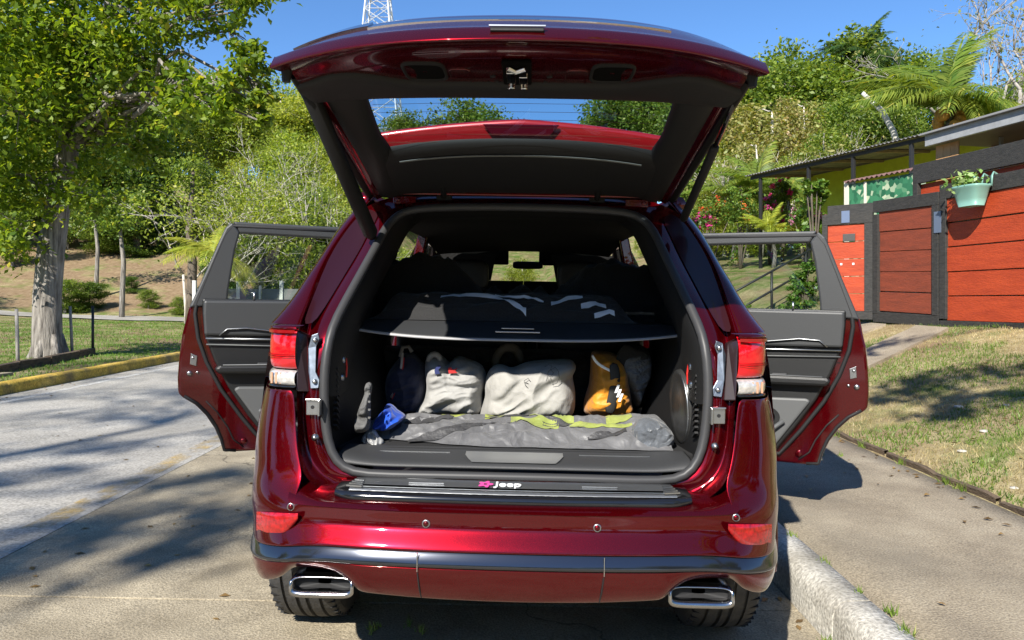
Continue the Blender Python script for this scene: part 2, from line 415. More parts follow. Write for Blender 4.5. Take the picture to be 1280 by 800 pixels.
G().add([(-6.20, -20, .0473), (-6.08, -20, .0473), (-6.08, 48, .0473), (-6.20, 48, .0473)], [(0, 1, 2, 3)]).build('edge_line', paint_mat('worn_white_paint', (.62, .61, .58), .55), road)

def kerb_run(name, x0, x1, zb, zt, stones, mat, inward):
    root = empty(name); tag(root, kind='structure')
    for a, b in zip(stones, stones[1:]):
        g = G(); n = max(3, int((b - a) / .22)); rws = []
        ya, yb = a + .005, b - .005
        for i in range(n + 1):
            y = ya + (yb - ya) * i / n
            w = lambda k: .013 * fbm((y * 3, k * 7.1, x0), 1.3)
            e = .006 if i in (0, n) else 0
            face = x0 if inward > 0 else x1
            back = x1 if inward > 0 else x0
            s_ = inward
            rws.append([(face + s_ * e + w(0), y, zb), (face + s_ * (.008 + e) + w(1), y, zt - .065), (face + s_ * (.018 + e) + w(2), y, zt - .034 + w(7) * .5), (face + s_ * (.036 + e) + w(2), y, zt - .013 - e + w(3) * .7),
                        (face + s_ * .066, y, zt - .002 - e * .6 + w(4) * .6), (back, y, zt - e * .6 + w(5) * .5), (back, y, zb)])
        g.grid(rws)
        g.add(rws[0], [tuple(range(7))]); g.add(rws[-1], [tuple(range(7))[::-1]])
        g.build('kerb_stone', mat, root, smooth=True)
    return root
kerb_run('pavement_kerb', 1.24, 1.405, -.08, .138, [-6, -3.5, -1.2, .9, 2.92, 4.95, 6.9, 8.9, 10.9, 12.9, 15, 18, 21, 25, 30, 38, 48], kerb_mat, 1)
kerb_run('yellow_kerb', -6.76, -6.60, 0, .20, [-6, -3, 0, 3, 5.4, 7.6, 9.8, 12, 14.2, 16.4, 18.6, 21, 24, 28, 34, 42, 50], yellow_kerb, -1)
walk = empty('pavement'); tag(walk, kind='structure')
wj = [-10, -4, 1.1, 10.2, 14.5, 20, 27, 36, 48]
for a, b in zip(wj, wj[1:]):
    rws = []
    n = max(2, int((b - a) / .4))
    for i in range(n + 1):
        y = a + .004 + (b - a - .008) * i / n
        rws.append([(1.412, y, .05), (1.415, y, .118)] + [(x, y, .128 + .006 * fbm((x, y, 0), 1.1)) for x in (1.6, 1.85, 2.1, 2.35, 2.6)] + [(2.775 + .02 * fbm((y, 2, 1), 2), y, .13), (2.78, y, .05)])
    G().grid(rws).build('concrete_slab', walk_mat, walk, smooth=True)
# broken timber edging between pavement and lawn
edge_mat = pmat('rotten_timber', (.05, .035, .022), .95, col2=(.17, .12, .075), vscale=9, bump=.8, bscale=40, stretch=(4, .6, 4))
y = 2.2
k = 0
while y < 11:
    ln = rnd.uniform(.9, 1.5); n = 10; rws = []
    for i in range(n + 1):
        yy = y + (ln - .03) * i / n; w = .012 * fbm((yy, 5, 5), 4); t = .165 + .02 * fbm((yy, 1, k), 3)
        rws.append([(2.79 + w, yy, .05), (2.785 + w, yy, t), (2.815 + w, yy, t + .006), (2.822 + w, yy, .05)])
    o = G().grid(rws, closed=True).build('timber_edging', edge_mat)
    tag(o, 'dark rotten timber board edging the lawn beside the pavement', 'edging', 'timber boards along the lawn')
    y += ln; k += 1

# grass blades: nobody could count them
def blades(name, n, xr, yr, hr, wd, mat, rng, keep=None, seed=0, zoff=0):
    rs = np.random.RandomState(seed)
    P = []
    while len(P) < n:
        x = rs.uniform(*xr); y = yr[0] + (yr[1] - yr[0]) * rs.rand() ** 1.4
        if keep and not keep(x, y): continue
        P.append((x, y, height(x, y) + zoff))
    P = np.array(P); a = rs.uniform(0, 2 * np.pi, n); h = rs.uniform(hr[0], hr[1], n); ln = rs.normal(0, .45, (n, 2)) * h[:, None]
    d = np.stack([np.cos(a), np.sin(a), np.zeros(n)], 1) * (wd * rs.uniform(.6, 1.3, n))[:, None]
    tip = P + np.stack([ln[:, 0], ln[:, 1], h], 1)
    V = np.stack([P - d, P + d, tip], 1).reshape(-1, 3)
    F = np.arange(3 * n).reshape(-1, 3)
    return link_mesh(name, np_mesh(name, V, F), mat)
g_verge = leaf_mat('grass_verge', (.07, .15, .02), (.20, .30, .045), (.34, .36, .10), .35)
g_green = leaf_mat('grass_green', (.07, .13, .02), (.19, .26, .045), (.36, .34, .12), .3)
g_dry = leaf_mat('grass_dry', (.26, .21, .10), (.46, .39, .20), (.16, .22, .05), .25)
def lawn_ok(thr, sgn):
    return lambda x, y: sgn * (fbm((x, y, 40), .8) - thr) > 0 and not drive_at(x, y)
# two concrete wheel tracks climb from the pavement to the gate
TRACKS = [((2.80, 8.15), (5.50, 9.75), .38), ((2.80, 10.3), (5.35, 11.0), .36)]
def drive_at(x, y):
    for (ax, ay), (bx, by), w in TRACKS:
        t = (x - ax) / (bx - ax)
        if 0 <= t <= 1 and abs(y - (ay + (by - ay) * t)) < w + .02: return True
    return False
tag(blades('lawn_grass', 34000, (2.83, 6.2), (3.2, 14), (.012, .055), .004, g_green, rnd, lawn_ok(-.02, 1), 1), 'short green grass growing over the sloping lawn', 'grass', kind='stuff')
tag(blades('dry_grass', 34000, (2.83, 6.2), (3.2, 14), (.010, .04), .003, g_dry, rnd, lawn_ok(-.02, -1), 2), 'straw coloured dry grass over the sloping lawn', 'grass', kind='stuff')
tag(blades('verge_grass', 60000, (-17, -6.78), (6, 30), (.02, .06), .008, g_verge, rnd, None, 3), 'mown green grass on the verge beyond the yellow kerb', 'grass', kind='stuff')
rs = np.random.RandomState(5)
def tuft_blades(spots):
    V = []
    for (x, y, z, s, n) in spots:
        for i in range(n):
            a = rs.uniform(0, 6.283); r = rs.uniform(0, .05) * s; h = rs.uniform(.03, .09) * s; b = rs.uniform(0, 6.283); w = .003
            px, py = x + r * math.cos(a), y + r * math.sin(a) * 1.6; l = rs.uniform(.1, .8) * h
            V += [(px - w, py, z), (px + w, py, z), (px + l * math.cos(b), py + l * math.sin(b), z + h)]
    return np_mesh('tuft', V, np.arange(len(V)).reshape(-1, 3))
spots = [(1.41 + rs.normal(0, .012), yy, .125, rs.uniform(.25, .6), 22) for yy in (2.55, 2.65, 2.82, 3.0, 3.3, 3.34, 3.7, 4.1, 4.25, 4.9, 5.6)]
spots += [(1.225, yy, -.025, .5, 18) for yy in (2.9, 2.75)] + [(2.78, yy, .13, rs.uniform(.6, 1.3), 36) for yy in (4.6, 4.75, 5.3, 5.9, 6.4)]
spots += [(rs.uniform(-.55, -.35), rs.uniform(2.9, 3.0), .01, .5, 10) for i in range(4)] + [(2.2 + rs.normal(0, .2), 5.6 + rs.normal(0, .2), .125, .5, 14) for i in range(6)]
w_ = link_mesh('joint_weeds', tuft_blades(spots), g_green); tag(w_, 'small grassy weeds sprouting along the kerb joint', 'weeds', kind='stuff')
for (ax, ay), (bx, by), w in TRACKS:
    rws = []
    for i in range(15):
        t = i / 14; x = ax + (bx - ax) * t; yc = ay + (by - ay) * t
        z = height(x, yc) + .03
        rws.append([(x, yc - w, z - .12), (x, yc - w + .02 * fbm((x, 1, w), 4), z), (x, yc + w + .02 * fbm((x, 2, w), 4), z), (x, yc + w, z - .12)])
    tag(G().grid(rws).build('driveway_track', walk_mat), kind='structure')
slab = G()
zs = height(-8.0, 9.6) + .02
slab.hexa([(-8.9, 9.3, zs - .1), (-7.2, 9.5, zs - .1), (-7.1, 10.6, zs - .1), (-8.8, 10.4, zs - .1), (-8.9, 9.3, zs), (-7.2, 9.5, zs), (-7.1, 10.6, zs), (-8.8, 10.4, zs)])
tag(slab.build('concrete_cover', walk_mat, bevel=.01), 'flat concrete cover slab set in the verge grass', 'slab')
# side path far up the verge
rws = []
for i in range(20):
    x = -22 + i * .8; yy = 27.5 + .5 * math.sin(i * .2)
    rws.append([(x, yy, height(x, yy) + .04), (x, yy + 1.6, height(x, yy + 1.6) + .04)])
tag(G().grid(rws).build('path', road_mat, smooth=True), kind='structure')
litter_mat = pmat('pale_litter', (.40, .38, .34), .8, var=.3)
for i, (px, py, s) in enumerate([(1198, 510, .032), (1258, 508, .02), (1230, 541, .026), (1268, 612, .02), (1203, 565, .024)]):
    for Yq in np.arange(3.5, 12, .02):
        p = W(px, py, Yq)
        if p.z < height(p.x, p.y): break
    g = G(); bm = bmesh.new(); bmesh.ops.create_icosphere(bm, subdivisions=2, radius=s)
    for v in bm.verts: v.co = Vector((v.co.x * 1.3, v.co.y, v.co.z * .5)) * (1 + .35 * fbm(v.co + Vector((i, 0, 0)), 14))
    me = bpy.data.meshes.new('stone'); bm.to_mesh(me); bm.free()
    o = link_mesh('stone', me, litter_mat); o.location = (p.x, p.y, height(p.x, p.y) + s * .2)
    tag(o, 'small pale stone lying on the dry lawn', 'stone', 'pale stones on the lawn')

# fallen leaves blown about the concrete
rs = np.random.RandomState(77); V = []
def leafq(x, y, z):
    a = rs.uniform(0, 6.283); s = rs.uniform(.014, .03); c_, s_ = math.cos(a), math.sin(a); t = rs.uniform(0, .012)
    return [(x - c_ * s, y - s_ * s, z + .003), (x - s_ * s * .45, y + c_ * s * .45, z + .003 + t), (x + c_ * s, y + s_ * s, z + .003), (x + s_ * s * .45, y - c_ * s * .45, z + .003 + t * .5)]
for i in range(70): x, y = rs.uniform(-2.4, -.8), rs.uniform(2.6, 9); V += leafq(x, y, lanez(x))
for i in range(60): x, y = rs.uniform(-6.4, -2.6), rs.uniform(3.5, 18); V += leafq(x, y, .0435)
for i in range(90): x, y = 6.45 * -1 + abs(rs.normal(0, .18)), rs.uniform(5, 22); V += leafq(x - .1, y, .0435)
for i in range(60): x, y = 2.74 - abs(rs.normal(0, .12)), rs.uniform(3.6, 10); V += leafq(x, y, .131)
for i in range(40): x, y = 1.2 - abs(rs.normal(0, .05)), rs.uniform(2.5, 9); V += leafq(x, y, lanez(x))
for i in range(25): x, y = rs.uniform(1.5, 2.7), rs.uniform(2.6, 9); V += leafq(x, y, .134)
for i in range(160): x, y = rs.uniform(2.85, 5.6), rs.uniform(3.6, 9.5); V += leafq(x, y, height(x, y) + .012)
o = link_mesh('fallen_leaves', np_mesh('fallen_leaves', V, np.arange(len(V)).reshape(-1, 4)), leaf_mat('leaf_litter', (.10, .06, .025), (.30, .19, .07), (.40, .30, .10), .15))
tag(o, 'small dry leaves scattered over road, pavement and lawn', 'leaves', kind='stuff')

# ------------------------------------------------------------------ the car
CAR_LOC, CAR_ROT = (-.062, 0, 0), (0, .018, -.022)
car = empty('car', CAR_LOC, CAR_ROT)
tag(car, 'dark red four by four with raised tailgate and both rear doors swung open', 'car')
CM = Matrix.Translation(CAR_LOC) @ Matrix.Rotation(CAR_ROT[2], 4, 'Z') @ Matrix.Rotation(CAR_ROT[1], 4, 'Y')
CMI = CM.inverted()

def P(hp, py, y):
    return (hp / FPX * y, y, CAMH + (HORIZON - py) / FPX * y)
def flipm(pts): return [(-x, y, z) for x, y, z in pts]
def side_x(y, z):
    x = .948 - .05 * max(0, .75 - z) ** 2 - .12 * max(0, z - .78) ** 1.25
    if y > 5.9: x -= .10 * ((y - 5.9) / 1.0) ** 2
    if y < 2.9: x -= .10 * (2.9 - y) ** 1.5
    return x

# rear bumper: one skin, high at the corners where it runs up to the lamps
plan = [(0, 2.165), (.12, 2.166), (.24, 2.169), (.34, 2.174), (.43, 2.181), (.455, 2.184), (.485, 2.188), (.53, 2.194), (.58, 2.201), (.63, 2.211), (.672, 2.222), (.70, 2.233),
        (.745, 2.262), (.782, 2.293), (.81, 2.33), (.835, 2.38), (.855, 2.44), (.888, 2.55), (.918, 2.66), (.938, 2.74)]
bot = [.425, .426, .428, .432, .436, .44, .475, .497, .500, .500, .495, .462, .440, .428, .422, .424, .43, .44, .45, .46]
NCOL = len(plan); CSTART = 10
levels = [('bottom', .035, None, .985), ('low', .010, .47, 1.0), ('strip_low', 0, .533, 1.0), ('strip_top', 0, .578, 1.0), ('lip', .003, .587, 1.0), ('ledge', .030, .628, 1.010),
          ('face', .036, .640, 1.016), ('top', .0385, .692, 1.02), ('c1', .085, .745, 1.022), ('c2', .105, .80, 1.026), ('c3', .125, .855, 1.026), ('c4', .147, .93, 1.018), ('c5', .165, 1.017, 1.0)]
def bumper_pt(li, ci):
    nm, dy, z, xs_ = levels[li]; x, y = plan[ci]
    u = sm(.55, .85, x)
    wgt = 1 - .42 * sm(.66, .82, x)
    if nm == 'bottom': zz = bot[ci]
    elif nm == 'low': zz = max(.47, bot[ci] + .018) - .012 * u if x > .44 else .47
    else: zz = z - (.034 * u if li <= 4 else .034 * u * max(0, (8 - li) / 4) if li < 8 else 0)
    if ci == CSTART and li >= 8: x = {8: .650, 9: .672, 10: .688, 11: .70, 12: .712}[li]; xs_ = 1
    elif ci == CSTART + 1 and li >= 8: x = {8: .685, 9: .705, 10: .715, 11: .722, 12: .733}[li]; xs_ = 1
    xx = x * (1 + (xs_ - 1) * u)
    return (xx, y + dy * wgt, zz)
bv = {}; g = G()
cols = list(range(-(NCOL - 1), NCOL))
for li in range(len(levels)):
    for c in cols:
        if li >= 8 and abs(c) < CSTART: continue
        x, y, z = bumper_pt(li, abs(c)); bv[li, c] = len(g.v); g.v.append((x if c >= 0 else -x, y, z))
for li in range(len(levels) - 1):
    for c in cols[:-1]:
        k = [(li, c), (li, c + 1), (li + 1, c + 1), (li + 1, c)]
        if li == 2: continue
        if all(q in bv for q in k): g.f.append(tuple(bv[q] for q in k))
bumper = g.build('rear_bumper', paint, car, sub=2, solid=.004)
bumper['label'] = 'dark red rear bumper with cutouts for two tail pipes'
# gloss black strip across it
rws = []
for c in cols:
    x, y = plan[abs(c)]; s = 1 if c >= 0 else -1; a = bumper_pt(2, abs(c)); b = bumper_pt(3, abs(c))
    rws.append([(s * (a[0]), a[1] + .006, a[2] - .003), (s * (a[0] + .006), a[1] - .012, a[2] + .002), (s * (a[0] + .005), a[1] - .011, a[2] + .010), (s * (b[0] + .002), b[1] + .002, b[2] - .008), (s * b[0], b[1] + .008, b[2] + .001), (s * (b[0] - .004), b[1] + .012, b[2] + .003)])
strip = G().grid(rws).build('trim_strip', pmat('strip_black_chrome', (.07, .075, .09), .13, .9, coat=.5), bumper, sub=1)
# seams of the lower panel
for s in (-1, 1):
    pts = []
    for z, d in ((.516, .0), (.49, .004), (.468, .009), (.45, .02), (.432, .032)):
        pts.append((s * (.272 - .10 * (.52 - z)), 2.1685 + d, z))
    G().tube(pts, .0022, 6).build('panel_seam', rubber, bumper)
    G().tube([(s * .272, 2.1615, z) for z in (.522, .55, .577)], .0018, 6).build('panel_seam', chrome, bumper)
# inner sensor dots
from mathutils.bvhtree import BVHTree
bpy.context.view_layer.update()
_bvh = BVHTree.FromObject(bumper, bpy.context.evaluated_depsgraph_get())
def skin_y(hp, py):
    d = Vector((hp / FPX, 1, (HORIZON - py) / FPX)); h = _bvh.ray_cast(Vector((0, 0, CAMH)), d)
    return h[0].y if h[0] else 2.5
# painted shelf between the bumper edge and the opening, under the step pad
rws = []
for x in np.linspace(-.69, .69, 31):
    a_ = abs(x); i_ = max(j for j in range(NCOL) if plan[j][0] <= a_ + 1e-9); t_ = (a_ - plan[i_][0]) / (plan[i_ + 1][0] - plan[i_][0])
    yf = plan[i_][1] * (1 - t_) + plan[i_ + 1][1] * t_ + .034
    up_ = .05 * sm(.60, .69, a_)
    rws.append([(x, yf, .684), (x, yf + .012, .696 + up_ * .2), (x, yf + .05, .706 + up_ * .5), (x, 2.40, .715 + up_), (x, 2.45, .72 + up_)])
G().grid(rws).build('sill_shelf', paint, car, sub=1)
red_lens = pmat('red_lens', (.30, .002, .004), .25, coat=1, var=.5, vscale=80)
for hx, py, y in ((278, 640, 2.31), (107, 657, 2.238)):
    for s in (-1, 1):
        x, yy, z = P(hx, py, skin_y(s * hx, py))
        g = G().lathe([(.0001, -.007), (.0075, -.007), (.0085, -.004)], (s * x, skin_y(s * hx, py), z), 'y', 16).build('parking_sensor', paint, bumper, smooth=True)
        G().lathe([(.0086, -.004), (.0115, -.005), (.0125, .004)], (s * x, skin_y(s * hx, py), z), 'y', 16).build('sensor_ring', satin, bumper, smooth=True)
# reflectors
def corner_y(hp, py):
    """depth of the bumper skin on the sight line hp, py (measured on the finished control net)"""
    best = None
    for li in range(2, len(levels) - 1):
        for ci in range(9, NCOL - 1):
            for a_, b_ in ((0, 0), (.5, .5), (.5, 0), (0, .5)):
                if li >= 7 and ci < CSTART: continue
                p = Vector(bumper_pt(li, ci)).lerp(Vector(bumper_pt(li, ci + 1)), a_).lerp(Vector(bumper_pt(li + 1, ci)).lerp(Vector(bumper_pt(li + 1, ci + 1)), a_), b_)
                d = (p.x / p.y * FPX - hp) ** 2 + (HORIZON + (CAMH - p.z) / p.y * FPX - py) ** 2
                if best is None or d < best[0]: best = (d, p.y)
    return best[1]
shape = [(269, 646), (322, 644), (322, 664), (318, 675), (285, 675), (276, 664)]
for s in (-1, 1):
    front = []
    n = 6
    for i in range(n + 1):
        t = i / n; hpx = 269 + 53 * t
        top = 647 - 1.5 * t; bo = 675 if t > .3 else 655 + 20 * (t / .3)
        if t > .9: bo = 672
        yy = min(skin_y(s * hpx, 660), skin_y(s * hpx, 650), skin_y(s * hpx, 672)) - .004
        front.append([P(hpx, top + 2, yy + .012), P(hpx, top, yy + .002), P(hpx, (top + bo) / 2, yy - .004), P(hpx, bo, yy), P(hpx, bo + 2, yy + .012)])
    g = G().grid(front)
    if s < 0: g.flipx()
    o = g.build('rear_reflector', red_lens, car, sub=1)
# step pad over the sill with the maker's lettering
pad = [(-.547, 2.262, .712), (-.535, 2.262, .70)]
rows_pad = []
for i in range(25):
    x = -.547 + 1.094 * i / 24; u = (x / .547) ** 2; e = max(0, abs(x) - .50) / .047
    yf = 2.236 + .022 * u + .02 * e; zt = .728 + .0 * u
    rows_pad.append([(x, yf + .02, .688 + .01 * e), (x, yf - .002, .694 + .012 * e), (x, yf - .003, .712 + .006 * e), (x, yf + .006, zt - .002), (x, yf + .03, zt + .002), (x * .995, 2.34, zt + .006), (x * .99, 2.392, zt + .008), (x * .99, 2.394, .70)])
steppad = G().grid(rows_pad).build('step_pad', black_gloss, car, sub=1)
rows_p2 = []
for i in range(25):
    x = -.50 + 1.0 * i / 24; u = (x / .547) ** 2; yf = 2.236 + .022 * u
    rows_p2.append([(x, yf + .010, .7285), (x, yf + .013, .7325), (x, yf + .035, .7345), (x, 2.345, .7385), (x, 2.378, .7395), (x, 2.382, .735)])
G().grid(rows_p2).build('tread_plate', pmat('brushed_dark_metal', (.30, .31, .32), .42, .9, bump=.1, bscale=120, stretch=(.3, 8, 8)), steppad, smooth=True)
for (x0, x1, yy, w_) in ((-.46, .46, 2.262, .010), (-.46, .46, 2.372, .003)):
    rws = [[(x, yy + .018 * (x / .547) ** 2, .7375), (x, yy + w_ + .018 * (x / .547) ** 2, .7395 + .001)] for x in np.linspace(x0, x1, 13)]
    G().grid(rws).build('bright_strip', chrome, steppad, solid=.002)
for s in (-1, 1):
    G().box((s * .27, 2.322, .7405), (.11, .006, .004)).build('groove_bar', satin, steppad)
    for k in range(4): G().box((s * .485, 2.275 + k * .024, .7395), (.05 - .006 * k, .010, .005), Matrix.Rotation(s * .2, 3, 'Z')).build('rib', satin, steppad)
def text_mesh(name, txt, size, mat, loc, rot, parent, extrude=.001):
    cu = bpy.data.curves.new(name, 'FONT'); cu.body = txt; cu.size = size; cu.extrude = extrude; cu.align_x = 'CENTER'; cu.align_y = 'CENTER'
    cu.offset = size * .02
    t = bpy.data.objects.new(name, cu); COL.objects.link(t)
    dg = bpy.context.evaluated_depsgraph_get(); me = bpy.data.meshes.new_from_object(t.evaluated_get(dg))
    bpy.data.objects.remove(t); me.materials.clear(); o = link_mesh(name, me, mat, parent); o.location = loc; o.rotation_euler = rot
    return o
white_paint = pmat('white_letter', (.85, .85, .85), .4)
text_mesh('lettering', 'Jeep', .042, white_paint, (-.014, 2.322, .7415), (.05, 0, 0), steppad).scale = (1.15, 1.5, 1)
g = G(); fl = []
for k in range(60):
    q = 2 * math.pi * k / 60; r = .017 * (1 + .28 * math.cos(5 * q)); fl.append((-.085 + r * 1.15 * math.cos(q), 2.324 + r * 1.8 * math.sin(q), .7415))
hole = [(-.085 + .006 * math.cos(2 * math.pi * k / 60), 2.324 + .011 * math.sin(2 * math.pi * k / 60), .7415) for k in range(60)]
G().grid([fl, hole], closed=True).build('flower_emblem', pmat('pink_emblem', (.8, .08, .35), .4), steppad, solid=.001)

# rear opening frame: sill, flanges and channel, one closed ring
st = [ # weather seal, flange edge, channel bottom, outer edge
 ((0, 596, 2.40), (0, 603, 2.395), (0, 606, 2.41), (0, 640, 2.42)),
 ((120, 596, 2.40), (120, 603, 2.395), (120, 606, 2.41), (120, 640, 2.42)),
 ((190, 597, 2.40), (198, 604, 2.39), (204, 607, 2.41), (210, 640, 2.42)),
 ((217, 590, 2.405), (232, 600, 2.385), (240, 606, 2.40), (252, 612, 2.30)),
 ((233, 570, 2.41), (249, 578, 2.385), (258, 584, 2.42), (266, 596, 2.305)),
 ((240, 540, 2.42), (257, 549, 2.39), (264, 556, 2.44), (272, 566, 2.342)),
 ((243, 500, 2.425), (261, 505, 2.40), (267, 508, 2.46), (272, 530, 2.375)),
 ((243, 465, 2.435), (260, 470, 2.42), (266, 470, 2.48), (275, 485, 2.405)),
 ((238, 427, 2.45), (256, 432, 2.45), (262, 430, 2.51), (276, 440, 2.425)),
 ((230, 403, 2.50), (250, 408, 2.49), (258, 404, 2.56), (273, 411, 2.465)),
 ((210, 365, 2.59), (229, 372, 2.585), (240, 368, 2.65), (258, 372, 2.575)),
 ((190, 327, 2.71), (208, 335, 2.70), (220, 334, 2.76), (243, 328, 2.705)),
 ((178, 304, 2.78), (194, 311, 2.775), (205, 308, 2.83), (226, 299, 2.79)),
 ((170, 287, 2.83), (186, 292, 2.825), (195, 288, 2.88), (212, 279, 2.85)),
 ((157, 272, 2.87), (172, 270, 2.88), (182, 266, 2.92), (197, 262, 2.905)),
 ((138, 263, 2.89), (140, 254, 2.91), (145, 248, 2.95), (160, 245, 2.96)),
 ((80, 260, 2.90), (80, 251, 2.92), (80, 245, 2.96), (80, 242, 2.975)),
 ((0, 259, 2.90), (0, 250, 2.92), (0, 244, 2.96), (0, 241, 2.975))]
half = [[P(*q) for q in s_] for s_ in st]
loopst = half + [flipm(r) for r in half[-2:0:-1]]
g = G().grid(loopst, loop=True)
frame = g.build('tailgate_frame', paint, car, sub=2)
seal_pts = [r[0] for r in loopst]
G().tube([(x * .985, y - .008, z + (0 if abs(x) > .5 else 0)) for x, y, z in seal_pts], .0165, 10, loop=True).build('weather_seal', seal_rubber, frame, sub=1)
# bare channel steel and fittings
for s in (-1, 1):
    # lamp mount, dark moulded face between lamp and bracket
    a = [P(276, 418, 2.44), P(262, 424, 2.47), P(259, 495, 2.42), P(275, 495, 2.40)]
    g = G().prism(a, (0, .03, 0)); (g.flipx() if s < 0 else None)
    mount = g.build('lamp_mount', pmat('lamp_mount_plastic', (.022, .012, .014), .35, coat=.3), car, bevel=.004)
    br = [P(257, 424, 2.432), P(249, 421, 2.432), P(247, 428, 2.432), P(251, 438, 2.430), P(251, 470, 2.418), P(246, 480, 2.414), P(247, 490, 2.410), P(257, 491, 2.408), P(260, 470, 2.416), P(261, 440, 2.430)]
    g = G().prism(br, (0, .008, 0)); (g.flipx() if s < 0 else None)
    b_ = g.build('lamp_bracket', pmat('zinc_plate', (.20, .23, .28), .4, 1, var=.25, vscale=40), mount, bevel=.0015)
    for hp_, py_ in ((252.5, 430), (252, 482)):
        x, y, z = P(hp_, py_, 2.425 - .016 * (py_ > 450)); G().lathe([(.0001, -.008), (.005, -.008), (.0075, -.004), (.0085, .002)], (s * x, y, z), 'y', 14).build('bolt', satin, mount, smooth=True)
    # striker bracket, bumper stud
    x, y, z = P(252, 514, 2.392)
    g = G(); g.box((s * x, y, z), (.05, .006, .052)); g.box((s * (x - .022), y - .012, z), (.006, .03, .052)); g.box((s * x, y - .006, z + .026), (.05, .018, .004))
    sb = g.build('catch_bracket', satin, frame, bevel=.002)
    G().lathe([(.0001, -.0045), (.006, -.0045), (.006, .002)], (s * (x + .004), y, z), 'y', 14).build('bolt_hole', rubber, sb)
    x, y, z = P(250, 552, 2.385)
    G().lathe([(.0001, -.012), (.006, -.012), (.007, -.006), (.011, -.005), (.012, .004)], (s * x, y, z), 'y', 14).build('stud', satin, frame, smooth=True)
    # dark channel mould in the upper pillar
    rws = []
    for q in st[9:15]:
        (h1, p1, y1), (h3, p3, y3) = q[1], q[3]
        rws.append([P(h1 + 3, p1, y1 + .006), P(h1 * .5 + h3 * .5, (p1 + p3) / 2, (y1 + y3) / 2 + .012), P(h3 - 3, p3, y3 + .008)])
    g = G().grid(rws); (g.flipx() if s < 0 else None)
    g.build('pillar_channel', pmat('channel_paint', (.02, .002, .004), .3, coat=.5), frame, sub=1)
# D pillar skins
prow = [(411, 273, 305, 312, 2.465), (380, 262, 277, 286, 2.55), (350, 252, 262, 268, 2.635), (333, 245, 251, 256, 2.69), (310, 233, 238, 242, 2.76), (285, 215, 222, 227, 2.835), (262, 197, 202, 206, 2.905), (248, 184, 190, 195, 2.95)]
for s in (-1, 1):
    rws = []
    for py_, hs, hk, he, y in prow:
        S_ = P(hs, py_, y); K_ = P(hk, py_ - 1, y + .012); E_ = P(he, py_ - 2, y + .06)
        E2 = (E_[0] + .012, E_[1] + .16, E_[2] + .002); E3 = (E_[0] + .016, min(3.12, E_[1] + .40), E_[2] + .004)
        rws.append([(S_[0] - .004, S_[1] + .03, S_[2]), S_, K_, E_, E2, E3])
    g = G().grid(rws); (g.flipx() if s < 0 else None)
    g.build('rear_pillar', paint, car, sub=2)

# tail lamps
clear_lens = pmat('clear_lens', (.60, .58, .56), .08, .4, coat=1, var=.3, vscale=70)
lamp_plan = [(.715, 2.405), (.745, 2.408), (.785, 2.425), (.812, 2.45), (.829, 2.49), (.845, 2.56), (.86, 2.66), (.868, 2.78)]
def lamp(z0, z1, name, mat, s, parent, out=0.0):
    rws = []
    zm = 1.1
    for z, inset in ((z0, .012), (z0 + .004, .002), (z0 * .75 + z1 * .25, -.003), ((z0 + z1) / 2, -.004), (z0 * .25 + z1 * .75, -.003), (z1 - .004, .002), (z1, .012)):
        shift = .12 * (z - 1.05)
        rws.append([(s * (x - inset * .6 + out), y + inset + shift * .35 - out, z) for x, y in lamp_plan])
    return G().grid(rws).build(name, mat, parent, sub=1)
for s in (-1, 1):
    tl = lamp(1.078, 1.213, 'tail_lamp', pmat('tail_lamp_red', (.50, .004, .010), .12, coat=1, var=.3, vscale=9), s, car)
    tl['label'] = 'red tail lamp with clear reversing lens below'
    lamp(1.022, 1.074, 'reversing_lens', clear_lens, s, tl)
    for zz in (1.118, 1.124): G().grid([[(s * (x + .0035), y - .006, zz), (s * (x + .0035), y - .006, zz + .0022)] for x, y in lamp_plan]).build('lens_rib', pmat('lens_rib_red', (.12, .002, .004), .2), tl, smooth=True)
    G().grid([[(s * (x + .003), y - .0055, 1.196), (s * (x + .003), y - .0055, 1.206)] for x, y in lamp_plan]).build('lens_band', pmat('lens_band_red', (.22, .002, .005), .15, coat=1), tl, smooth=True)
    # ribs inside the clear lens and dark base line
    for k in range(5): G().box((s * (.735 + .016 * k), 2.412 + .006 * k * .6, 1.048), (.006, .006, .036)).build('bulb_rib', pmat('amber_rib', (.50, .28, .18), .3), tl)
    rws = [[(s * (x - .003), y + .002, 1.017), (s * (x + .002), y - .005, 1.020), (s * (x - .003), y + .002, 1.0245)] for x, y in lamp_plan]
    G().grid(rws).build('lamp_base', black_gloss, tl, smooth=True)
    rws = [[(s * (x - .003), y + .004, 1.205), (s * (x + .003), y + .002, 1.216), (s * (x - .02), y + .03, 1.222)] for x, y in lamp_plan]
    G().grid(rws).build('lamp_cap', paint, tl, smooth=True)

# quarter panels with wheel arches
def arch_panel(yc, ylo, yhi, zhi, s, name, rout=.51, a_cut=42):
    rws = []
    for k in range(33):
        a = math.radians(-8 + 196 * k / 32); ca, sa = math.cos(a), math.sin(a)
        r_in = .435; cand = []
        if ca > 1e-6: cand.append((yhi - yc) / ca)
        if ca < -1e-6: cand.append((ylo - yc) / ca)
        if sa > 1e-6: cand.append((zhi - .40) / sa)
        ro = min([q for q in cand if q > 0])
        if math.degrees(a) < a_cut: ro = min(ro, rout)
        ro = max(ro, r_in + .03); row = []
        for t, xo in ((0, -.05), (0, .012), (.07, .016), (.22, .008), (.5, 0), (.75, 0), (1, 0)):
            r = r_in + (ro - r_in) * t; y, z = yc + r * ca, max(.36, .40 + r * sa)
            row.append((s * (side_x(y, z) + xo), y, z))
        rws.append(row)
    return G().grid(rws).build(name, paint, car, sub=1)
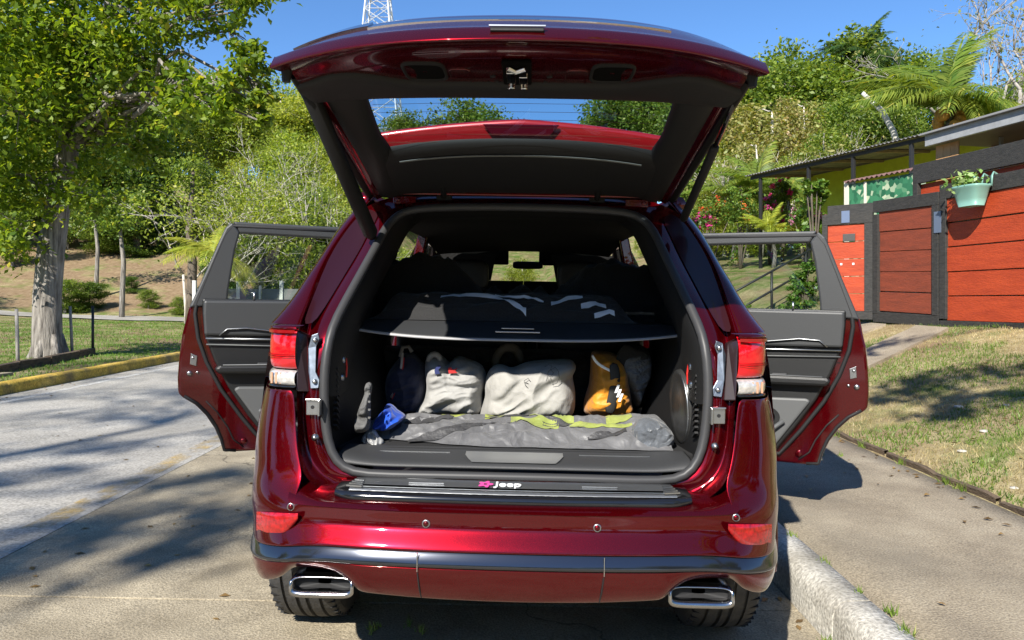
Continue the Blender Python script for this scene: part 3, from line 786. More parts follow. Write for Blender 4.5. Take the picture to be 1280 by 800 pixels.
for s in (-1, 1):
    arch_panel(3.12, 2.70, 3.45, 1.215, s, 'quarter_panel')
    arch_panel(6.035, 5.56, 6.55, 1.08, s, 'front_wing', .60, 0)
# wheels
tyre_prof = [(.235, -.10), (.25, -.125), (.31, -.134), (.355, -.128), (.376, -.113), (.382, -.092), (.384, -.074), (.374, -.073), (.374, -.063), (.386, -.062), (.387, -.026), (.376, -.025), (.376, -.012), (.387, -.011),
             (.387, .011), (.376, .012), (.376, .025), (.387, .026), (.386, .062), (.374, .063), (.374, .073), (.384, .074), (.382, .092), (.376, .113), (.355, .128), (.31, .134), (.25, .125), (.235, .10)]
tread = pmat('tyre_rubber', (.03, .03, .031), .75, bump=.25, bscale=60, col2=(.055, .053, .05), vscale=18)
for y in (3.12, 6.035):
    for s in (-1, 1):
        wh = empty('wheel', (s * .797, y, .387), parent=car)
        t = G().lathe(tyre_prof, (0, 0, 0), 'x', 64).build('tyre', tread, wh, smooth=False)
        g = G()
        for k in range(56):  # shoulder sipes
            q = 2 * math.pi * k / 56
            for so in (-1, 1):
                M = Matrix.Rotation(q, 3, 'X'); g.box(M @ Vector((so * .103, 0, .3765)), (.034, .004, .012), M @ Matrix.Rotation(so * .25, 3, 'Z'))
        o = g.build('tread_sipes', rubber, wh); o['kind'] = 'stuff'
        rp = [(.0001, s * .085), (.05, s * .09), (.06, s * .07), (.20, s * .085), (.232, s * .105), (.245, s * .125), (.245, -s * .1), (.22, -s * .09)]
        G().lathe(rp, (0, 0, 0), 'x', 40).build('rim', satin, wh, smooth=True)
# rocker, belt, doors at the front, bonnet, screen, roof: the rest of the body
for s in (-1, 1):
    G().hexa([(s * .80, 3.58, .30), (s * .915, 3.58, .32), (s * .915, 5.62, .32), (s * .80, 5.62, .30), (s * .80, 3.58, .46), (s * .925, 3.60, .43), (s * .925, 5.62, .43), (s * .80, 5.62, .46)]).build('rocker', pmat('rocker_black', (.02, .02, .02), .5), car, bevel=.015)
    rws = []
    for z in (.43, .5, .62, .78, .92, 1.05, 1.15, 1.215):
        rws.append([(s * side_x(y, z), y, z) for y in (4.46, 4.6, 4.9, 5.2, 5.5, 5.60)])
    fd = G().grid(rws).build('front_door', paint, car, sub=1, solid=.02)
    G().tube([(s * .945, 4.60, 1.04), (s * .975, 4.63, 1.045), (s * .975, 4.78, 1.045), (s * .945, 4.81, 1.04)], .012, 8).build('door_handle', paint, fd, smooth=True)
    gx = lambda z: .872 - (z - 1.215) / .47 * .245
    for nm, y0, y1, y0t, y1t, mt in (('quarter_glass', 2.86, 3.40, 3.08, 3.38, 'dark'), ('front_door_glass', 4.56, 5.62, 4.56, 5.25, 'tint')):
        g = G().add([(s * gx(1.215), y0, 1.215), (s * gx(1.215), y1, 1.215), (s * gx(1.66), y1t, 1.66), (s * gx(1.66), y0t, 1.66)], [(0, 1, 2, 3)])
        g.build(nm, glass_mat('privacy_glass', (.10, .11, .11)) if mt == 'dark' else glass_mat('tinted_glass', (.35, .38, .37)), car, solid=.004)
    for nm, ya, yb, yat, ybt, w_ in (('c_pillar', 3.39, 3.47, 3.37, 3.45, .05), ('b_pillar', 4.44, 4.56, 4.44, 4.55, .05)):
        g = G().hexa([(s * (gx(.45 if nm[0] == 'b' else 1.20) if nm[0] != 'b' else .0 + .90 * s * s), ya, .45 if nm[0] == 'b' else 1.2), (s * .90 if nm[0] == 'b' else s * gx(1.2), yb, .45 if nm[0] == 'b' else 1.2),
                     (s * .82, yb, .45 if nm[0] == 'b' else 1.2), (s * .82, ya, .45 if nm[0] == 'b' else 1.2),
                     (s * gx(1.68), yat, 1.69), (s * gx(1.68), ybt, 1.69), (s * (gx(1.68) - .06), ybt, 1.69), (s * (gx(1.68) - .06), yat, 1.69)])
        g.build(('rear' if nm[0] == 'c' else 'middle') + '_side_pillar', paint, car, bevel=.01)
    # roof side rail and the A pillar
    G().tube([(s * .622, 2.96, 1.702), (s * .628, 3.6, 1.735), (s * .63, 4.4, 1.745), (s * .63, 5.1, 1.715), (s * .68, 5.45, 1.60), (s * .78, 5.85, 1.32), (s * .85, 6.05, 1.17)], .035, 10).build('roof_side', paint, car, smooth=True)
    G().tube([(s * .60, 3.2, 1.76), (s * .60, 3.3, 1.795), (s * .61, 4.2, 1.81), (s * .60, 4.95, 1.795), (s * .60, 5.05, 1.765)], .014, 8).build('roof_rail', satin, car, smooth=True)
    # inner sill of the rear door opening
    G().hexa([(s * .70, 3.55, .40), (s * .86, 3.55, .40), (s * .86, 4.46, .40), (s * .70, 4.46, .40), (s * .70, 3.55, .46), (s * .86, 3.55, .47), (s * .86, 4.46, .47), (s * .70, 4.46, .46)]).build('door_sill', paint, car, bevel=.01)
rws = []
for y in (2.955, 3.1, 3.5, 4.0, 4.6, 5.0, 5.3):
    zc = 1.712 + .052 * math.sin(math.pi * (y - 2.9) / 2.75)
    rws.append([(x, y + .03 * (x / .62) ** 2 * (1 if y < 3.2 else -1), zc - .035 * (abs(x) / .62) ** 2.5) for x in np.linspace(-.62, .62, 13)])
G().grid(rws).build('roof', paint, car, sub=1, solid=.012)
rws = []
for t in np.linspace(0, 1, 6):
    y, z, w_ = 5.28 + .80 * t, 1.70 - .53 * t - .03 * math.sin(math.pi * t) * -1, .60 + .22 * t
    rws.append([(x * w_, y - .10 * x * x * t, z) for x in np.linspace(-1, 1, 9)])
G().grid(rws).build('windscreen', glass_mat('screen_glass', (.72, .80, .74)), car, smooth=True)
rws = []
for y, z, w_ in ((6.02, 1.12, .84), (6.3, 1.13, .84), (6.6, 1.10, .82), (6.82, 1.04, .79), (6.93, .94, .76), (6.97, .80, .76), (6.99, .62, .78), (6.98, .45, .76), (6.9, .34, .70)):
    rws.append([(x * w_, y - .22 * abs(x) ** 3 * (1 if y > 6.5 else 0) * sm(6.5, 6.9, y), z - .05 * abs(x) ** 3) for x in np.linspace(-1, 1, 11)])
G().grid(rws).build('bonnet', paint, car, sub=1)
# floor pan, tank and rear axle in the dark below
under = G(); under.box((0, 4.6, .42), (1.5, 4.2, .12)); under.box((0, 2.62, .55), (1.1, .7, .14)); under.box((0, 3.12, .36), (1.3, .16, .12))
under.build('underbody', rubber, car, bevel=.02)
G().box((0, 2.33, .565), (1.28, .10, .16)).build('bumper_beam', rubber, car)
for s in (-1, 1):
    # liner behind the exhaust cutout, then the tail pipe with its hollow tip
    x0 = .568
    def rr(w_, h_, y, n=36, e=.40):
        zc_ = .444 + (.005 if w_ < .095 and y < 2.3 else 0)
        return [(s * x0 + w_ * math.copysign(abs(math.cos(2 * math.pi * k / n)) ** e, math.cos(2 * math.pi * k / n)), y + .7 * h_ * max(0, math.sin(2 * math.pi * k / n)) * (y < 2.3), zc_ + h_ * math.copysign(abs(math.sin(2 * math.pi * k / n)) ** e, math.sin(2 * math.pi * k / n))) for k in range(n)]
    pipe = G().grid([rr(.07, .026, 2.55), rr(.085, .03, 2.36), rr(.098, .036, 2.30), rr(.098, .031, 2.235), rr(.097, .0295, 2.216), rr(.090, .0215, 2.214), rr(.086, .017, 2.23), rr(.084, .016, 2.29), rr(.07, .014, 2.33)], closed=True)
    ex = pipe.build('tail_pipe', pmat('polished_steel', (.42, .42, .43), .16, 1, var=.1, vscale=20), car, smooth=True)
    G().grid([rr(.0865, .0175, 2.25), rr(.02, .008, 2.263)], closed=True).build('pipe_mouth', rubber, ex)

# ------------------------------------------------------------------ load bay and cabin
floor_bay = G().box((0, 3.06, .785), (1.26, 1.0, .03)).build('boot_floor', carpet, car, bevel=.005)
rws = []
for x in np.linspace(-.585, .585, 19):
    u = abs(x) / .585; e = sm(.82, 1, u)
    rws.append([(x, 2.415, .768 + .01 * e), (x, 2.425, .780 + .02 * e), (x, 2.46, .786 + .025 * e), (x, 2.54, .790 + .02 * e), (x, 2.57, .803 + .01 * e), (x, 2.60, .801)])
scuff = G().grid(rws).build('sill_trim', trim_grey, car, sub=1, solid=.01)
rws = []
for x in np.linspace(-.165, .165, 25):
    e_ = max(0, abs(x) - .135) / .03; y0_ = 2.432 + .075 * e_ ** 1.6
    rws.append([(x, y0_ + (2.545 - y0_) * k / 5, float(np.interp(y0_ + (2.545 - y0_) * k / 5, [2.425, 2.46, 2.54, 2.57], [.7815, .788, .7925, .803])) + .002) for k in range(6)])
G().grid(rws).build('sill_plate', pmat('brushed_aluminium', (.55, .56, .56), .35, .8, bump=.05, bscale=200), scuff, smooth=True)
for s in (-1, 1):
    G().box((s * .34, 2.535, .7925), (.24, .003, .003)).build('sill_line', satin, scuff)
    # side trim: curved wall with grille slots, wheelhouse bulge
    rws = []
    for z in (.78, .84, .92, 1.0, 1.08, 1.15, 1.22, 1.30):
        row = []
        for y in (2.43, 2.47, 2.55, 2.66, 2.80, 3.0, 3.2, 3.45):
            b = .10 * math.exp(-((y - 3.1) / .28) ** 2 - ((z - .8) / .25) ** 2)
            off = .35 * max(0, z - 1.05) * 0
            yy = y + (max(0, z - 1.12) * .95 if y < 2.9 else max(0, z - 1.12) * .95 * (3.45 - y) / .55)
            row.append((s * (.635 - .03 * sm(2.43, 2.6, y) - b - .06 * max(0, z - 1.1)), yy, z))
        rws.append(row)
    wall = G().grid(rws).build('side_trim', trim_dark, car, sub=1)
    for k in range(11):
        z = .875 + .019 * k; G().box((s * .606, 2.515 - .0 * k, z), (.012, .045, .007), Matrix.Rotation(-.5, 3, 'X')).build('vent_slot', rubber, wall)
    for zz, yy in ((1.10, 2.56), (1.04, 2.55)):
        G().lathe([(.0001, -s * .02), (.012, -s * .02), (.014, 0)], (s * .612, yy, zz), 'x', 14).build('hook', satin, wall, smooth=True)
    tab_pts = [(s * .60, 2.60, 1.12), (s * .594, 2.60, 1.07), (s * .597, 2.605, 1.035)]
    G().tube(tab_pts, .007, 6, flat=.4).build('red_light_tab', pmat('red_light_tint', (.6, .02, .015), .6), wall)  # red tab put in to stand for red light at the bay side
    # pillar trim from the seal to the quarter glass and up to the roof lining
    rws = []
    for q in st[6:17]:
        h, p_, y = q[0]; a = P(h, p_, y)
        rws.append([(s * (a[0] - .004), a[1] + .005, a[2] - .004), (s * (a[0] - .035), a[1] + .05, a[2] - .01), (s * (a[0] - .04), a[1] + .16, a[2] - .006), (s * (a[0] - .03), a[1] + .34, a[2] + .004)])
    G().grid(rws).build('pillar_trim', trim_dark, car, sub=1)
    # inner trim above the belt beside the rear seat
    G().hexa([(s * .60, 2.95, 1.15), (s * .66, 2.95, 1.15), (s * .80, 3.58, 1.16), (s * .70, 3.58, 1.16), (s * .56, 3.05, 1.62), (s * .60, 3.05, 1.66), (s * .62, 3.56, 1.67), (s * .555, 3.56, 1.65)]).build('quarter_trim', trim_dark, car, bevel=.01)
# loudspeaker panel on the kerb side wall
prof = [(.0001, -.018), (.06, -.02), (.092, -.012), (.1, -.016), (.106, -.01), (.108, .0)]
sp_ = G().lathe(prof, (0, 0, 0), 'x', 36); sp_.v = [(a, b * .95, c * 1.25) for a, b, c in sp_.v]
o = sp_.build('subwoofer_cover', pmat('satin_black', (.03, .03, .03), .3), car, smooth=True); o.location = (.596, 2.68, .945); o.rotation_euler = (0, -.06, .12)
ring = G().tube([(-.012, .1 * math.cos(q), .124 * math.sin(q)) for q in np.linspace(1.3, 4.6, 26)], .0035, 6).build('bright_trim', satin, o, smooth=True)
# top header trim behind the seal, roof lining
rws = []
for y, dz in ((2.905, -.006), (2.95, -.03), (3.1, -.028), (3.6, -.02), (4.4, -.02), (5.25, -.05)):
    rws.append([(x, y, 1.672 + dz + .05 * math.sin(math.pi * max(0, y - 2.9) / 2.75) - .03 * abs(x / .6) ** 2.5) for x in np.linspace(-.6, .6, 11)])
G().grid(rws).build('roof_lining', pmat('dark_lining', (.012, .012, .012), .95, spec=.1), car, smooth=True)
# load cover
rws = []
for x in np.linspace(-.628, .628, 27):
    u = abs(x) / .628; bow = 1 - u ** 3.2
    py_r = 413 + 11 * bow; py_f = 404
    a = P(0, py_r, 2.79); b = P(0, py_f, 2.90)
    z0, z1 = a[2], b[2]
    rws.append([(x, 2.79, z0 - .006), (x, 2.786, z0 - .002), (x, 2.788, z0 + .004), (x, 2.80, z0 + .006), (x, 2.89, z1 + .002), (x, 2.90, z1), (x, 2.905, z1 - .006)])
cover = G().grid(rws).build('load_cover', pmat('cover_panel', (.035, .037, .040), .5, bump=.1, bscale=300), car, smooth=True)
rws = [[(x, 2.782, a_[1][2] - .006), (x, 2.780, a_[1][2] - .0015), (x, 2.786, a_[1][2] + .003)] for x, a_ in zip(np.linspace(-.628, .628, 27), rws)]
G().grid(rws).build('cover_edge', pmat('cover_edge_grey', (.30, .30, .31), .4), cover, smooth=True)
zc = P(0, 417, 2.82)[2]
for dy, l_, m_ in ((.0, .17, satin), (.022, .125, satin)):
    G().box((0, 2.812 + dy, zc + .006 + dy * .55), (l_, .007, .006)).build('cover_handle', m_, cover, bevel=.002)
G().box((0, 3.15, P(0, 403, 2.905)[2] - .002), (1.2, .5, .004)).build('cover_cloth', pmat('cover_vinyl', (.015, .015, .016), .6), cover)
# rear seat back with headrests, then the front seats
def pillow(name, c, size, mat, parent, p=4.0, n=18, seed=0, wr=.0):
    g = G(); rws = []
    for i in range(n + 1):
        th = -math.pi / 2 + math.pi * i / n; row = []
        for j in range(2 * n):
            ph = 2 * math.pi * j / (2 * n)
            f = lambda v: math.copysign(abs(v) ** (2 / p), v)
            q = Vector((f(math.cos(th)) * f(math.cos(ph)), f(math.cos(th)) * f(math.sin(ph)), f(math.sin(th))))
            w_ = 1 + wr * fbm((q.x * 1.6 + seed, q.y * 1.6, q.z * 1.6), 1.5)
            row.append((c[0] + q.x * size[0] / 2 * w_, c[1] + q.y * size[1] / 2 * w_, c[2] + q.z * size[2] / 2 * w_))
        rws.append(row)
    return g.grid(rws, closed=True).build(name, mat, parent, smooth=True, weld=True)
seat_mat = pmat('black_leather', (.012, .012, .012), .5, bump=.2, bscale=120)
for s, w_ in ((-.27, .62), (.33, .50)):
    pillow('rear_seat_back', (s, 3.52, 1.0), (w_, .16, .72), seat_mat, car, 5)
for s in (-.36, .36):
    pillow('front_seat_back', (s, 4.75, 1.0), (.52, .16, .72), seat_mat, car, 4)
    pillow('headrest', (s, 4.80, 1.46), (.28, .11, .20), seat_mat, car, 4)
    pillow('front_seat_cushion', (s, 5.02, .66), (.52, .52, .18), seat_mat, car, 4)
G().box((0, 4.3, .45), (1.6, 2.9, .05)).build('cabin_floor', carpet, car)
G().hexa([(-.8, 5.6, .5), (.8, 5.6, .5), (.8, 6.1, .5), (-.8, 6.1, .5), (-.78, 5.62, 1.08), (.78, 5.62, 1.08), (.82, 6.0, 1.14), (-.82, 6.0, 1.14)]).build('dashboard', trim_dark, car, bevel=.03)
for s in (-1, 1):
    G().box((s * .36, 5.40, 1.62), (.50, .03, .14), Matrix.Rotation(.5, 3, 'X')).build('sun_visor', trim_dark, car, bevel=.01)
pillow('mirror', (.03, 5.42, 1.555), (.22, .05, .055), trim_dark, car, 5)
# dark panels added to narrow the bright view through the screen
for s in (-1, 1):
    G().hexa([(s * .002, 5.60, 1.16), (s * .80, 5.60, 1.16), (s * .80, 5.62, 1.16), (s * .002, 5.62, 1.16), (s * .002, 5.46, 1.44), (s * .74, 5.46, 1.44), (s * .74, 5.48, 1.44), (s * .002, 5.48, 1.44)]).hexa([(s * .24, 5.46, 1.441), (s * .74, 5.46, 1.441), (s * .74, 5.48, 1.441), (s * .24, 5.48, 1.441), (s * .20, 5.36, 1.63), (s * .64, 5.36, 1.63), (s * .64, 5.38, 1.63), (s * .20, 5.38, 1.63)]).build('screen_blocker', black_cloth, car)

# ------------------------------------------------------------------ raised tailgate (open position)
gate_prof = [ # y, z, half width, y drop at ends, z drop at ends
 (1.83, 1.946, .60, .13, -.03), (1.80, 1.939, .625, .142, -.03), (1.774, 1.938, .638, .145, -.03), (1.7655, 1.939, .642, .146, -.03), (1.768, 1.945, .642, .146, -.03), (1.797, 1.979, .642, .146, -.034), (1.803, 1.984, .642, .146, -.034), (1.83, 1.990, .642, .143, -.04), (1.87, 2.018, .642, .14, -.045),
 (1.95, 2.060, .648, .13, -.06), (1.985, 2.082, .650, .126, -.07), (2.07, 2.108, .655, .115, -.085), (2.2, 2.12, .655, .10, -.10), (2.32, 2.07, .65, .07, -.085), (2.34, 2.04, .65, .07, -.07)]
rws = []
for y, z, w_, ky, kz in gate_prof:
    rws.append([(u * w_, y + ky * u * u, z + kz * u ** 4) for u in np.linspace(-1, 1, 25)])
gate = G().grid(rws).build('tailgate', paint, car, sub=1)
gate['label'] = 'raised dark red tailgate with dark inner trim and rear window'
for s in (-1, 1):  # end caps
    e = [r[-1 if s > 0 else 0] for r in rws]; c = (s * .60, 2.10, 1.95)
    g = G(); g.add(e + [c], [(i, i + 1, len(e)) for i in range(len(e) - 1)]); g.build('tailgate_end', paint, gate)
# plate recess and bright bar on the outer edge, as it shows over the lip
G().grid([[(x, 1.905 + .13 * (x / .65) ** 2, 2.0385 - .052 * (x / .65) ** 4) , (x, 1.945 + .13 * (x / .65) ** 2, 2.0595 - .058 * (x / .65) ** 4)] for x in np.linspace(-.40, .40, 17)]).build('bright_bar', chrome, gate, solid=-.006)
for s in (-1, 1):
    G().grid([[(s * x, 1.92 + .13 * (x / .65) ** 2, 2.043 - .058 * (x / .65) ** 4), (s * x, 1.985 + .125 * (x / .65) ** 2, 2.078 - .07 * (x / .65) ** 4)] for x in np.linspace(.40, .62, 10)]).build('outer_lamp', pmat('smoked_lens', (.03, .02, .03), .08, coat=1), gate, solid=-.006)
G().box((0, 1.785, 1.968), (.13, .010, .012), Matrix.Rotation(-.5, 3, 'X')).build('release_slot', rubber, gate, bevel=.003)
G().tube([(x, 1.781, 1.977) for x in (-.068, 0, .068)], .003, 6).build('slot_rim', satin, gate)
# inner panel, red, with pressed shapes
def zin(x, y): return 1.945 - .028 * (abs(x) / .62) ** 4
rws = []
for y in (1.815, 1.84, 1.87, 1.91, 1.97, 2.03, 2.09, 2.15, 2.215):
    w_ = .605 + .0 * y; row = []
    for u in np.linspace(-1, 1, 33):
        x = u * w_; yy = y + .135 * u * u * (1 - sm(1.84, 2.2, y) * .75)
        d = -.012 * sm(1.84, 1.885, y) + .0
        d += .010 * sm(.10, .07, abs(abs(x) - .165) * 2) * sm(1.93, 1.96, y) * sm(2.14, 2.11, y) * 0
        row.append((x, yy, zin(x, yy) + d))
    rws.append(row)
inner = G().grid(rws).build('inner_panel', paint, gate, sub=1)
for s in (-1, 1):
    # grab handle recess with its rim
    def stad(w_, h_, z, cx=.252, cy=1.985, n=32):
        return [(s * cx + w_ * math.copysign(abs(math.cos(2 * math.pi * k / n)) ** .45, math.cos(2 * math.pi * k / n)), cy + h_ * math.copysign(abs(math.sin(2 * math.pi * k / n)) ** .45, math.sin(2 * math.pi * k / n)) + .02, z) for k in range(n)]
    hz = 1.9325
    hd = G().grid([stad(.060, .083, hz + .004), stad(.059, .082, hz - .003), stad(.053, .072, hz - .006), stad(.050, .068, hz + .0005)], closed=True).build('grab_handle', trim_dark, gate, smooth=True)
    G().grid([stad(.0505, .069, hz - .0008), stad(.005, .005, hz - .0006)], closed=True).build('handle_recess', pmat('recess_black', (.003, .003, .003), .8, spec=.05), hd)
    for cx in (.085,) if s > 0 else (.07,):
        G().lathe([(.0001, -.004), (.008, -.004), (.009, .003)], (s * cx, 2.04, 1.9335), 'z', 14).build('grommet', rubber, inner)
        G().lathe([(.0001, -.004), (.006, -.004), (.007, .003)], (s * (cx - .01), 2.09, 1.9335), 'z', 14).build('grommet', rubber, inner)
    # pressed pad outline beside the handle
    ol = [(s * .158 + a * .028, 2.055 + b * .075, 1.932) for a, b in ((-1, -.8), (-.7, -1), (.7, -1), (1, -.8), (1, .8), (.7, 1), (-.7, 1), (-1, .8))]
    G().tube(ol, .0025, 6, loop=True).build('pressing', paint, inner, smooth=True)
# latch
G().box((-.003, 1.995, 1.9285), (.078, .20, .01)).build('latch_recess', pmat('recess_black', (.003, .003, .003), .8, spec=.05), gate, bevel=.004)
lt = G(); lt.box((-.018, 1.985, 1.917), (.024, .09, .016)); lt.box((.014, 2.0, 1.916), (.022, .06, .018)); lt.tube([(-.026, 1.91, 1.915), (-.005, 1.925, 1.910), (.02, 1.915, 1.915)], .008, 8)
lt.lathe([(.0001, -.02), (.009, -.02), (.011, 0)], (-.018, 2.07, 1.925), 'z', 12); lt.lathe([(.0001, -.02), (.009, -.02), (.011, 0)], (.016, 2.075, 1.925), 'z', 12)
lt.build('latch', chrome, gate, bevel=.002)
for s in (-1, 1):  # buffers at the corners
    G().tube([(s * .612, 1.955, 1.925), (s * .612, 1.955, 1.885)], [.016, .011], 10).build('rubber_buffer', rubber, gate)
# black trim round the glass: plane through hinge and waist
def TI(x, t, n=0.0):
    """point on the inner trim plane, t = 0 hinge .. 1 waist, n = out of the car"""
    return (x, 2.92 - .65 * t + n * .32, 1.728 + .217 * t + n * .95 - .02 * (abs(x) / .6) ** 3)
def glass_far(x): return .545 - .075 * (abs(x) / .475) ** 2.2
gtrim = pmat('tailgate_trim', (.016, .016, .017), .6, spec=.25, bump=.1, bscale=400)
rws = []
for x in np.linspace(-.485, .485, 25):
    tf = glass_far(x)
    rws.append([TI(x, -.03, .0), TI(x, .03, -.004), TI(x, .10, -.008), TI(x, tf - .12, -.012), TI(x, tf - .06, -.006), TI(x, tf, .012), TI(x, tf, .03)])
header = G().grid(rws).build('header_trim', gtrim, gate, sub=1)
rws = [[TI(x, glass_far(x) - .075, -.0125), TI(x, glass_far(x) - .065, -.0115)] for x in np.linspace(-.43, .43, 21)]
G().grid(rws).build('trim_line', pmat('trim_line_grey', (.16, .17, .17), .4), header, solid=-.002)
for s in (-1, 1):
    rws = []
    for t in np.linspace(.0, 1.04, 15):
        wi = .478 - .02 * sm(.62, .47, t) - .02 * sm(.95, 1.04, t); wo = .575 + .045 * t
        rws.append([TI(s * wi, t, .03), TI(s * wi, t, .010), TI(s * (wi + .02), t, -.010), TI(s * (wo - .06), t, -.012), TI(s * (wo - .02), t, .0), TI(s * wo, t, .03)])
    G().grid(rws).build('side_trim', gtrim, gate, sub=1)
    # red inner flange and outer black edge of the gate
    rws = []
    for t in np.linspace(-.03, 1.12, 14):
        wo = .575 + .045 * t
        rws.append([TI(s * (wo - .028), t, .008), TI(s * (wo - .004), t, -.002), TI(s * (wo + .012), t, .012)])
    G().grid(rws).build('gate_flange', paint, gate, smooth=True)
    rws = []
    for t in np.linspace(-.03, 1.15, 14):
        wo = .590 + .055 * t
        rws.append([TI(s * (wo - .004), t, .012), TI(s * (wo + .012), t, .004), TI(s * (wo + .028), t, .02), TI(s * (wo + .02), t, .075), TI(s * (wo - .03), t, .08)])
    G().grid(rws).build('gate_side', trim_dark, gate, smooth=True)
# trim band between window and red panel, wavy towards the ends
rws = []
for u in np.linspace(-1, 1, 33):
    x = .615 * u; a = abs(x)
    ynear = 2.10 - .10 * sm(.27, .46, a) + .06 * sm(.5, .62, a)
    rws.append([(x, ynear - .004, zin(x, 2.1) - .008), (x, ynear, zin(x, 2.1) - .024), (x, ynear + .02, zin(x, 2.1) - .028), (x, 2.235, 1.920 - .02 * (a / .6) ** 3), (x, 2.272, 1.934 - .02 * (a / .6) ** 3), (x, 2.28, 1.97)])
G().grid(rws).build('lower_trim', gtrim, gate, sub=1)
# window pane
rws = [[TI(x, t, .028) for x in np.linspace(-.50, .50, 9)] for t in np.linspace(.30, 1.04, 6)]
G().grid(rws).build('rear_window', glass_mat('rear_glass', (.58, .70, .76), .35), gate, smooth=True)
for k in range(7):
    t = .52 + .07 * k; G().tube([TI(x, t, .0265) for x in (-.47, -.2, .2, .47)], .0006, 4).build('heater_line', pmat('heater_print', (.10, .06, .03), .6), gate)
# spoiler beyond the glass, with the high brake lamp
rws = []
for x in np.linspace(-.56, .56, 29):
    u = abs(x) / .56; c = 1 - .45 * u ** 2.4
    y0 = 2.86; rws.append([(x, 2.90, 1.80 - .02 * u), (x, 2.83, 1.838 - .03 * u), (x, 2.775 + .02 * u, 1.855 - .035 * u), (x, 2.735 + .02 * u, 1.885 + .06 * c - .03 * u), (x, 2.725 + .02 * u, 1.912 + .065 * c - .03 * u), (x, 2.745 + .02 * u, 1.926 + .066 * c - .03 * u), (x, 2.95, 1.915 - .03 * u), (x, 3.0, 1.86 - .03 * u)])
spo = G().grid(rws).build('spoiler', pmat('sunlit_spoiler_red', (.42, .010, .012), .3, .2, coat=1), gate, sub=1)  # body red made brighter, sunlight put into the colour
bl = [[(x, 2.747 - .020, 1.905 + dz * .0), (x, 2.722, 1.944 - .004)] for x, dz in zip(np.linspace(-.135, .135, 9), range(9))]
G().prism([(-.105, 2.742, 1.918), (.105, 2.742, 1.918), (.14, 2.726, 1.958), (-.14, 2.726, 1.958)], (0, -.008, -.001)).build('brake_lamp', pmat('smoked_red_lens', (.10, .004, .01), .12, coat=1), spo, bevel=.002)
G().lathe([(.0001, -.02), (.010, -.02), (.014, -.008), (.014, .01)], (.22, 2.74, 1.885), 'y', 14).build('washer_jet', rubber, spo, smooth=True)
# hinge bar, hinges
G().box((0, 2.915, 1.728), (1.0, .025, .018)).build('hinge_bar', paint, gate, bevel=.006)
for s in (-1, 1):
    h_ = G(); h_.tube([(s * .30, 2.99, 1.70), (s * .30, 2.94, 1.705), (s * .30, 2.90, 1.722), (s * .30, 2.86, 1.745)], .012, 8); h_.box((s * .30, 2.93, 1.71), (.06, .04, .02))
    h_.build('hinge', trim_dark, gate, bevel=.003)
    h2 = G(); h2.box((s * .455, 2.918, 1.70), (.09, .012, .03)); h2.lathe([(.0001, -.012), (.008, -.012), (.009, 0)], (s * .48, 2.914, 1.70), 'y', 12)
    h2.build('hinge_plate', paint, gate, bevel=.003)
# struts: thick powered one, thin gas spring
a, b = Vector(P(-272, 100, 2.22)), Vector(P(-184, 300, 2.77))
ls = G().tube([a, a.lerp(b, .05), a.lerp(b, .06), a.lerp(b, .96), b], [.018, .02, .0275, .0275, .014], 16).build('power_strut', trim_dark, car, smooth=True)
a, b = Vector(P(276, 104, 2.22)), Vector(P(203, 272, 2.82))
G().tube([a, a.lerp(b, .40)], .008, 12).build('gas_strut', black_gloss, car, smooth=True)
G().tube([a.lerp(b, .39), a.lerp(b, .41), a.lerp(b, .98), b], [.012, .0155, .0155, .010], 12).build('gas_strut_body', rubber, car, smooth=True)

# ------------------------------------------------------------------ rear doors, swung open
PHI = math.radians(65)
HINGE = (.95, 4.43)
def DR(s_, z, n=0.0, m=1):
    return (m * (HINGE[0] + s_ * math.sin(PHI) - n * math.cos(PHI)), HINGE[1] - s_ * math.cos(PHI) - n * math.sin(PHI), z)
lower = [(0, .43), (.40, .425), (.765, .43), (.785, .50), (.815, .57), (.86, .64), (.915, .70), (.975, .74), (1.0, .765), (1.004, .85), (.998, .97), (.985, 1.09), (.955, 1.225), (.945, 1.25), (0, 1.25)]
rearfr = [(.70, 1.655), (.74, 1.712), (.775, 1.68), (.80, 1.62), (.865, 1.45), (.952, 1.235), (.76, 1.255), (.755, 1.33), (.725, 1.55)]
topfr = [(0, 1.645), (.70, 1.652), (.735, 1.715), (0, 1.715)]
trimo = [(.02, .50), (.55, .505), (.58, .55), (.64, .63), (.748, .795), (.82, .94), (.872, 1.08), (.886, 1.2), (.888, 1.285), (.02, 1.285)]
frame_trim = pmat('door_frame_trim', (.036, .038, .04), .5, bump=.1, bscale=300)
door_black = pmat('door_trim_black', (.008, .0085, .009), .45, bump=.15, bscale=350)
door_grey = pmat('door_trim_grey', (.085, .088, .09), .5, bump=.12, bscale=350)
